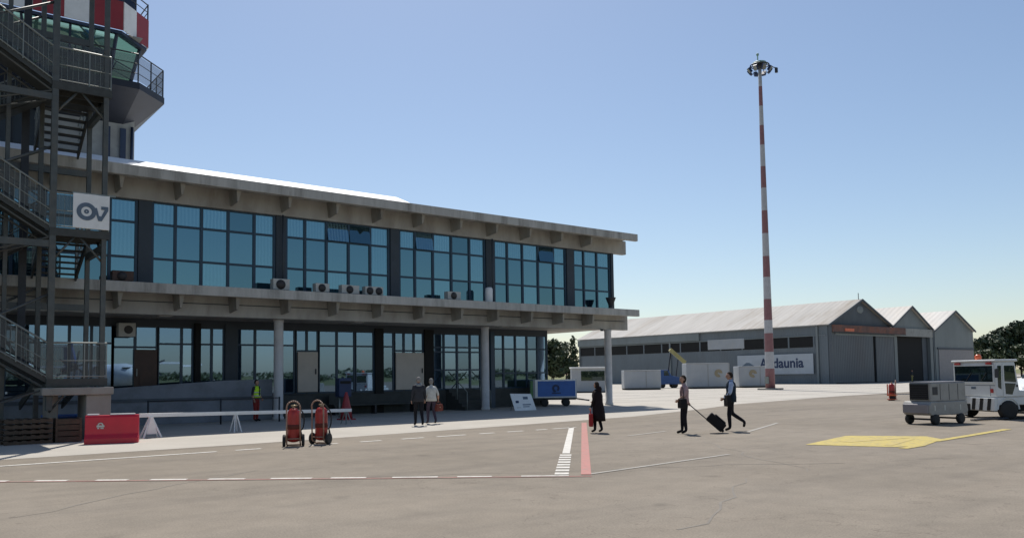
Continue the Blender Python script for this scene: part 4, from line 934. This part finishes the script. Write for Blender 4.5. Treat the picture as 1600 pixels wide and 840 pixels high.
# ------------------------------------------------------------------ people
def person(loc, heading, pose, mats, label, h=1.72, hair='hair', female=False, extras=None):
    """heading: direction the chest faces, degrees from +Y turning towards +X. pose: joint offsets in metres for a 1.75 m figure
    (x right, y forward, z up)."""
    o = empty('person', loc, -R_(heading), label, 'person', 'people on the apron'); s = h / 1.75
    P_ = dict(pel=(0, 0, .95), wai=(0, 0, 1.08), che=(0, 0, 1.30), nck=(0, .0, 1.47), hb=(0, .01, 1.55),
              sL=(-.185, 0, 1.42), sR=(.185, 0, 1.42), eL=(-.235, -.03, 1.14), eR=(.235, -.03, 1.14), wL=(-.25, .06, .90), wR=(.25, .06, .90),
              hL=(-.095, 0, .92), hR=(.095, 0, .92), kL=(-.10, .02, .50), kR=(.10, .02, .50), aL=(-.10, -.02, .09), aR=(.10, -.02, .09), tL=(-.12, .15, .035), tR=(.12, .15, .035))
    P_.update({k: v for k, v in pose.items() if isinstance(v, tuple)})
    V = {k: Vector(v) * s for k, v in P_.items()}
    if female:
        for k in ('sL', 'sR'): V[k].x *= .86
    bones = [('pel', 'wai', 'top', .135, .12), ('wai', 'che', 'top', .12, .145), ('che', 'nck', 'top', .145, .06), ('nck', 'hb', 'skin', .055, .055),
             ('che', 'sL', 'top', .11, .068), ('che', 'sR', 'top', .11, .068), ('sL', 'eL', 'top', .06, .047), ('sR', 'eR', 'top', .06, .047), ('eL', 'wL', 'fore', .043, .03), ('eR', 'wR', 'fore', .043, .03),
             ('pel', 'hL', 'leg', .13, .095), ('pel', 'hR', 'leg', .13, .095), ('hL', 'kL', 'leg', .092, .062), ('hR', 'kR', 'leg', .092, .062), ('kL', 'aL', 'leg', .06, .045), ('kR', 'aR', 'leg', .06, .045),
             ('aL', 'tL', 'shoe', .045, .038), ('aR', 'tR', 'shoe', .045, .038)]
    rad = dict(pel=.135, wai=.118, che=.14, nck=.056, hb=.055, sL=.066, sR=.066, eL=.046, eR=.046, wL=.029, wR=.029, hL=.095, hR=.095, kL=.062, kR=.062, aL=.043, aR=.043, tL=.036, tR=.036)
    rad = {k: v * 1.13 for k, v in rad.items()}
    if female: rad['wai'] = .10; rad['che'] = .12; rad['sL'] = rad['sR'] = .056
    def skinned(verts, edges, radii, root=0, flat=1.0):
        me = bpy.data.meshes.new('sk'); me.from_pydata([tuple(v) for v in verts], edges, []); ob = bpy.data.objects.new('sk', me); C.objects.link(ob)
        md = ob.modifiers.new('skin', 'SKIN'); md.use_smooth_shade = True
        for i, rr in enumerate(radii):
            sv = me.skin_vertices[0].data[i]; sv.radius = (rr, rr * flat); sv.use_root = (i == root)
        sb = ob.modifiers.new('sub', 'SUBSURF'); sb.levels = 1; sb.render_levels = 1
        dg = bpy.context.evaluated_depsgraph_get(); out = bpy.data.meshes.new_from_object(ob.evaluated_get(dg)); bpy.data.objects.remove(ob); return out
    keys = list(V); idx = {k: i for i, k in enumerate(keys)}
    edges = [(idx[a], idx[b]) for a, b, *_ in bones]
    body = skinned([V[k] for k in keys], edges, [rad[k] * s for k in keys], idx['pel'])
    m = MB(); m.bm.from_mesh(body)
    for fc in m.bm.faces: fc.smooth = True
    def segd(p, a, b):
        ab = b - a; t = max(0, min(1, (p - a).dot(ab) / ab.length_squared)); return (p - (a + ab * t)).length
    matof = {'top': mats['top'], 'leg': mats['leg'], 'skin': 'skin', 'shoe': 'shoe', 'fore': mats.get('fore', mats['top'])}
    for n_ in dict.fromkeys(matof.values()): m.mi(n_)
    for fc in m.bm.faces:
        c = fc.calc_center_median(); best = min(bones, key=lambda b: segd(c, V[b[0]], V[b[1]]) / ((b[3] + b[4]) / 2))
        k = best[2]
        if k == 'leg' and c.z > .97 * s: k = 'top'
        if k == 'top' and c.z < .97 * s and abs(c.x) < .16 * s: k = 'leg'
        fc.material_index = m.mi(matof[k])
    # hands: palm and five separate fingers
    for sd_, w, e in (('L', V['wL'], V['eL']), ('R', V['wR'], V['eR'])):
        d = (w - e).normalized(); sgn = -1 if sd_ == 'L' else 1
        side = Vector((0, 1, 0)) - d * d.y; side.normalize(); nrm = d.cross(side)
        m.ell(w + d * .045 * s, .04 * s, .018 * s, .05 * s, 'skin', rot=Matrix((side, nrm, d)).transposed(), seg=8)
        inward = Vector((-sgn, 0, 0))
        for k, (off, ln) in enumerate(((.028, .07), (.010, .08), (-.009, .075), (-.027, .06))):
            b0 = w + d * .075 * s + side * off * s; b1 = b0 + (d * .55 + inward * .25) * ln * .55 * s; b2_ = b1 + (d * .35 + inward * .6 + side * .05) * ln * .5 * s
            m.tube(b0, b1, .0088 * s, .008 * s, 6, 'skin').tube(b1, b2_, .008 * s, .006 * s, 6, 'skin')
        t0 = w + d * .03 * s + side * .036 * s; t1 = t0 + (d * .4 + side * .6) * .045 * s; m.tube(t0, t1, .0105 * s, .009 * s, 6, 'skin').tube(t1, t1 + (d * .8 + side * .1) * .03 * s, .009 * s, .007 * s, 6, 'skin')
    # head
    hd = V['hb'] + Vector((pose.get('hx', 0), .02 + pose.get('hy', 0), .085)) * s if True else None
    yaw = Matrix.Rotation(R_(-pose.get('look', 0)), 3, 'Z')
    def jaw(co, un):
        if un.z < 0: co.x *= 1 + .28 * un.z; co.y = co.y * (1 + .12 * un.z) + (.012 if un.y > 0 else -.0) * -un.z
        if un.y > .3: co.y *= .96
        return co
    m.ell(hd, .076 * s, .096 * s, .118 * s, 'skin', rot=yaw, seg=18, fn=jaw)
    def hp(x, y, z): return hd + yaw @ (Vector((x, y, z)) * s)
    m.ell(hp(0, .098, -.012), .012 * s, .018 * s, .022 * s, 'skin', rot=yaw, seg=8)
    for sg_ in (-1, 1):
        m.ell(hp(sg_ * .030, .083, .012), .011 * s, .008 * s, .007 * s, 'hair', rot=yaw, seg=8); m.ell(hp(sg_ * .077, -.005, -.005), .009 * s, .02 * s, .03 * s, 'skin', rot=yaw, seg=8)
    m.ell(hp(0, .085, -.055), .022 * s, .007 * s, .005 * s, 'redtrous', rot=yaw, seg=8)
    bd = m.build('body', None, o)
    hm = MB(); hl = 1.0
    def hairfn(co, un):
        if un.y > .35 and un.z < .45: co.y *= .55; co.x *= .9
        if female and un.z < -.2: co.z *= 1.25
        return co
    hm.ell(hd + yaw @ Vector((0, -.014 * s, .018 * s)), .086 * s, .098 * s, .116 * s, None, rot=yaw, seg=16, fn=hairfn)
    for v in hm.bm.verts:
        lc = yaw.inverted() @ (v.co - hd)
        if lc.z < (-.11 if female else -.045) * s: v.co += Vector((0, 0, 1)) * ((-.11 if female else -.045) * s - lc.z) * .8
        if lc.y > .05 * s and lc.z < .06 * s: v.co -= yaw @ Vector((0, lc.y * .75, 0))
    hm.build('hair', hair, o)
    if extras: extras(o, V, s, m)
    return o, V, s
def to_world(o, v): return Matrix.Rotation(o.rotation_euler.z, 3, 'Z') @ Vector(v) + o.location
# camera looks along (0.617, 0.784); its right is (0.786,-0.618)
LEFT = math.degrees(math.atan2(-.786, .618)); AWAYL = math.degrees(math.atan2(-.45, .89))
walk = dict(kL=(-.10, .16, .52), aL=(-.10, .20, .10), tL=(-.11, .36, .04), kR=(.10, -.04, .50), aR=(.10, -.32, .16), tR=(.11, -.19, .05), eL=(-.23, -.12, 1.15), wL=(-.24, -.10, .90), eR=(.23, .06, 1.15), wR=(.24, .20, .95))

# 1 worker in hi-vis vest
def vest(o, V, s, m):
    g = MB(); g.lathe([(.215, 1.00), (.215, 1.10), (.20, 1.22), (.215, 1.38), (.15, 1.47), (.09, 1.50)], n=20)
    for v in g.bm.verts: v.co = Vector((v.co.x * (.98), v.co.y * .72, v.co.z)) * s
    w = g.build('vest', 'hivis', o)
    g = MB()
    for z in (1.06, 1.20): g.lathe([(.222, z), (.222, z + .045)], n=20)
    for v in g.bm.verts: v.co = Vector((v.co.x * .98, v.co.y * .74, v.co.z)) * s
    g.build('reflective_band', 'greyband', w)
    g = MB(); g.prism([(-.03, 1.06), (.03, 1.06), (.02, 1.46), (-.02, 1.46)], .145, .165, 'y'); g.build('zip', 'trous_black', w)
person((12.8, 33.6, 0), AWAYL + 170, dict(eL=(-.25, -.02, 1.16), wL=(-.24, .12, .95)), dict(top='dark_jacket', leg='redtrous', fore='skin'), 'worker in yellow-green safety vest standing in the shade beside the ramp', 1.72, 'hair', False, vest)
# 2-3 pair walking in front of the shade edge
pr2 = dict(kL=(-.10, .12, .52), aL=(-.10, .12, .09), tL=(-.11, .28, .035), kR=(.10, .0, .50), aR=(.10, -.22, .12), tR=(.11, -.08, .045))
def scarf(o, V, s, m):
    g = MB(); g.lathe([(.10, 1.41), (.125, 1.44), (.12, 1.49), (.08, 1.53)], n=16)
    for v in g.bm.verts: v.co *= s
    g.build('scarf', 'scarf', o)
    g = MB(); g.lathe([(.20, .86), (.19, 1.0), (.175, 1.12), (.20, 1.3), (.19, 1.38), (.10, 1.46)], n=20)
    for v in g.bm.verts: v.co = Vector((v.co.x * 1.02, v.co.y * .72, v.co.z)) * s
    g.build('jacket', 'dark_jacket', o)
person((15.70, 25.45, 0), 20, pr2, dict(top='dark_jacket', leg='trous_black'), 'man in dark grey jacket walking left of the woman in the white top', 1.74, 'greyhair', False, scarf)
wo, wV, ws_ = person((16.62, 26.05, 0), 12, dict(pr2, eR=(.26, -.05, 1.15), wR=(.30, .03, .92)), dict(top='shirt_white', leg='trous_mauve', fore='skin'), 'woman in loose white top and mauve trousers beside the man in the dark jacket', 1.68, 'greyhair', True,
    lambda o, V, s, m: [(g := MB()).lathe([(.22, .88), (.205, 1.0), (.185, 1.12), (.19, 1.28), (.17, 1.40), (.09, 1.46)], n=20), [setattr(v, 'co', Vector((v.co.x, v.co.y * .75, v.co.z)) * s) for v in g.bm.verts], g.build('blouse', 'shirt_white', o)])
def bag(name, loc, rz, w, d, h, mat, label, strap_top, sw=.012):
    o = empty(name, loc, rz, label, 'bag')
    MB().prism([(-w / 2, 0), (w / 2, 0), (w / 2 * 1.04, h * .5), (w / 2 * .86, h), (-w / 2 * .86, h), (-w / 2 * 1.04, h * .5)], -d / 2, d / 2, 'y').build('body', mat, o, .02)
    m = MB(); n = 10
    pts = [(-w * .38 + (w * .76) * k / n, 0, h + (strap_top - h) * math.sin(math.pi * k / n) ** .7) for k in range(n + 1)]
    m.path(pts, sw, 6).build('strap', mat, o); MB().box(-.03, .03, -d / 2 - .01, -d / 2 - .001, h * .5, h * .62).build('clasp', 'brass', o)
    return o
bl_ = to_world(wo, wV['wR']); bag('red_handbag', (bl_.x, bl_.y, bl_.z - .42), R_(20), .40, .16, .26, 'brown_bag', 'reddish brown handbag carried by the woman in the white top', .36)

# 4 black-clad woman with a red bag
def coat(o, V, s, m):
    g = MB(); g.lathe([(.245, .40), (.25, .60), (.235, .85), (.20, 1.05), (.215, 1.28), (.18, 1.42), (.08, 1.50)], n=22)
    for v in g.bm.verts: v.co = Vector((v.co.x, v.co.y * .82 + (v.co.z - .9) * .08, v.co.z)) * s
    g.build('coat', 'coat_black', o)
    g = MB(); g.ell((0, -.05 * s, 1.50 * s), .11 * s, .10 * s, .12 * s); g.build('headscarf', 'coat_black', o)
bo_, bV, bs = person((17.40, 17.95, 0), LEFT + 40, dict(hy=.03, kL=(-.07, .1, .50), aL=(-.07, .10, .09), tL=(-.08, .25, .035), kR=(.07, .02, .5), aR=(.07, -.10, .10), tR=(.08, .05, .04), eL=(-.25, .02, 1.12), wL=(-.27, .12, .86), eR=(.22, .08, 1.14), wR=(.12, .25, 1.08)), dict(top='coat_black', leg='trous_black'),
    'person in long black coat and black headscarf by the red painted line', 1.52, 'hair', True, coat)
bp_ = to_world(bo_, bV['wL']); bag('red_shopping_bag', (bp_.x - .03, bp_.y - .02, bp_.z - .55), R_(50), .30, .12, .38, 'red_bag', 'red shopping bag hanging from the hand of the person in black', .50)

# 5 woman pulling a suitcase
wo5, V5, s5 = person((18.72, 15.72, 0), AWAYL - 25, dict(kL=(-.09, .03, .50), aL=(-.07, -.02, .09), tL=(-.08, .14, .035), kR=(.08, .06, .5), aR=(.05, .08, .09), tR=(.06, .25, .035), eR=(.30, -.06, 1.16), wR=(.32, -.18, .93), eL=(-.27, .05, 1.16), wL=(-.20, .22, 1.02), look=-15),
    dict(top='pink_shirt', leg='trous_black', fore='skin'), 'woman in dusty pink top and black trousers pulling a black suitcase', 1.68, 'hair', True,
    lambda o, V, s, m: [(g := MB()).lathe([(.20, .90), (.19, 1.0), (.175, 1.12), (.19, 1.28), (.165, 1.40), (.08, 1.46)], n=20), [setattr(v, 'co', Vector((v.co.x, v.co.y * .72, v.co.z)) * s) for v in g.bm.verts], g.build('blouse', 'pink_shirt', o)])
sb = to_world(wo5, (-.27 * s5, .12 * s5, .95 * s5)); bag('shoulder_bag', (sb.x, sb.y, sb.z - .17), R_(60), .36, .17, .28, 'black_bag', 'black shoulder bag at the hip of the woman in pink', .62)
# suitcase: wheels on the ground to the right, handle reaching the hand
hand = to_world(wo5, V5['wR'] + Vector((0, 0, -.06)))
base = Vector((19.62, 15.12, 0)); ax = (Vector((hand.x, hand.y, hand.z)) - base); dist = ax.length; ax.normalize()
sc_ = empty('suitcase', tuple(base), 0, 'black wheeled suitcase tilted behind the woman in pink', 'suitcase')
lat = Vector((0, 0, 1)).cross(ax).normalized(); nr = ax.cross(lat); RM = Matrix((lat, nr, ax)).transposed()
def rbox(x0, x1, y0, y1, z0, z1, name, mat, par, bev=.0): return MB().box(x0, x1, y0, y1, z0, z1, rot=RM).build(name, mat, par, bev)
rbox(-.20, .20, -.0, .27, .04, .60, 'case', 'black_bag', sc_, .035); rbox(-.16, .16, .272, .31, .10, .48, 'front_pocket', 'black_bag', sc_, .015)
m = MB()
for x in (-.09, .09): m.tube(RM @ Vector((x, .02, .58)), RM @ Vector((x, .02, dist)), .011, n=6)
m.tube(RM @ Vector((-.1, .02, dist)), RM @ Vector((.1, .02, dist)), .018, n=8); m.build('handle', 'darksteel', sc_)
for x in (-.16, .16): MB().lathe([(.04, -.015), (.045, 0), (.04, .015)], n=14, axis='x').build('wheel', 'black', sc_, loc=RM @ Vector((x, .04, .0)) + Vector((0, 0, .045)))

# 6 man in navy vest walking away to the left
wk = dict(kL=(-.09, .08, .50), aL=(-.09, .06, .09), tL=(-.10, .22, .035), kR=(.09, -.02, .52), aR=(.09, -.40, .26), tR=(.10, -.36, .10), eL=(-.25, .04, 1.14), wL=(-.20, .24, .98), eR=(.23, -.10, 1.15), wR=(.22, -.05, .90))
def vest6(o, V, s, m):
    g = MB(); g.lathe([(.20, .86), (.205, 1.0), (.19, 1.14), (.205, 1.32), (.18, 1.42), (.08, 1.50)], n=20)
    for v in g.bm.verts: v.co = Vector((v.co.x * .98, v.co.y * .74 - .01, v.co.z)) * s
    g.build('waistcoat', 'navy_vest', o)
mo, V6, s6 = person((20.50, 15.42, 0), AWAYL - 18, wk, dict(top='blue_shirt', leg='trous_black'), 'man in dark waistcoat over pale blue shirt striding towards the terminal', 1.76, 'hair', False, vest6)
hb_ = to_world(mo, (-.30 * s6, .14 * s6, .98 * s6)); bag('briefcase', (hb_.x, hb_.y, hb_.z - .24), R_(55), .38, .12, .34, 'black_bag', 'black bag at the left side of the man in the dark waistcoat', .42)
# 7 distant person by hangar door
person((121.5, 58.9, 0), 180, {}, dict(top='dark_jacket', leg='khaki'), 'tiny distant person in dark top beside the open hangar doorway', 1.75)

# ------------------------------------------------------------------ the other side of the apron (seen only as reflection in the glass)
q = random.Random(3); vs_, fs = [], []
for k in range(40):
    cx, cy, hh, ww = -260 + 17 * k + q.uniform(-4, 4), -290 - q.uniform(0, 50), q.uniform(3.6, 5.6), q.uniform(24, 34)
    for _ in range(360):
        d = Vector((q.gauss(0, 1), q.gauss(0, 1), q.gauss(0, 1))).normalized() * q.uniform(.6, 1.05)
        p = Vector((cx + d.x * ww * .55, cy + d.y * ww * .5, hh * .5 + d.z * hh * .5)); nrm = (d + Vector((q.gauss(0, .6), q.gauss(0, .6), q.gauss(0, .6)))).normalized()
        a = nrm.orthogonal().normalized(); b = nrm.cross(a); L = q.uniform(.5, 1.2); i = len(vs_)
        vs_ += [tuple(p + a * L), tuple(p + b * L * .6), tuple(p - a * L), tuple(p - b * L * .6)]; fs.append((i, i + 1, i + 2, i + 3))
me = bpy.data.meshes.new('far_wood'); me.from_pydata(vs_, [], fs); me.materials.append(M['leaf2'])
fwd = bpy.data.objects.new('far_wood', me); C.objects.link(fwd); fwd['kind'] = 'stuff'
# the airliner the passengers left, standing behind the camera and mirrored in the ground-floor glass
pa = empty('airliner', (24.0, -26.0, 0), R_(-6), 'white twin-engined airliner mirrored nose-on in the ground-floor glass', 'aeroplane')
MB().lathe([(.05, 0), (.45, -.25), (.85, -.9), (1.2, -2.2), (1.38, -4), (1.38, -16), (1.1, -20), (.5, -24), (.15, -26)], (0, 0, 2.4), 28, axis='y').build('fuselage', 'white', pa)
MB().prism([(-.75, -1.05), (.75, -1.05), (.95, -2.0), (-.95, -2.0)], 3.15, 3.3, 'z').build('cockpit_window', 'glass_dk', pa)
for s_ in (-1, 1):
    MB().prism([(0, -9.2), (0, -12.4), (s_ * 12.5, -12.2), (s_ * 12.5, -10.8)], 3.55, 3.78, 'z').build('wing', 'white', pa)
    e_ = MB().lathe([(.3, 0), (.5, -.5), (.55, -2.5), (.3, -4)], (s_ * 4.2, -7.8, 3.3), 18, axis='y').build('engine', 'navy', pa)
    for k in range(6): a0 = R_(k * 60 + 10); MB().box(-.1, .1, -.03, .03, .15, 1.9, rot=Matrix.Rotation(a0, 3, 'Y'), org=(s_ * 4.2, -7.7, 3.3)).build('blade', 'darksteel', e_)
    MB().prism([(0, -23.5), (0, -25.6), (s_ * 3.8, -25.8), (s_ * 3.8, -24.8)], 6.6, 6.75, 'z').build('tailplane', 'white', pa)
    MB().tube((s_ * 1.6, -11, .4), (s_ * 1.2, -11, 2.2), .12).build('gear_leg', 'darksteel', pa); wheel(.42, .3, 'wheel', pa, (s_ * 1.7, -11, .42), 'x')
MB().prism([(-21.5, 3.4), (-25.8, 3.2), (-26.3, 6.9), (-24.4, 6.9)], -.12, .12, 'x').build('fin', 'blueposter', pa)
MB().tube((0, -2.4, .3), (0, -2.4, 1.6), .08).build('gear_leg', 'darksteel', pa); wheel(.28, .2, 'wheel', pa, (0, -2.4, .28), 'x')
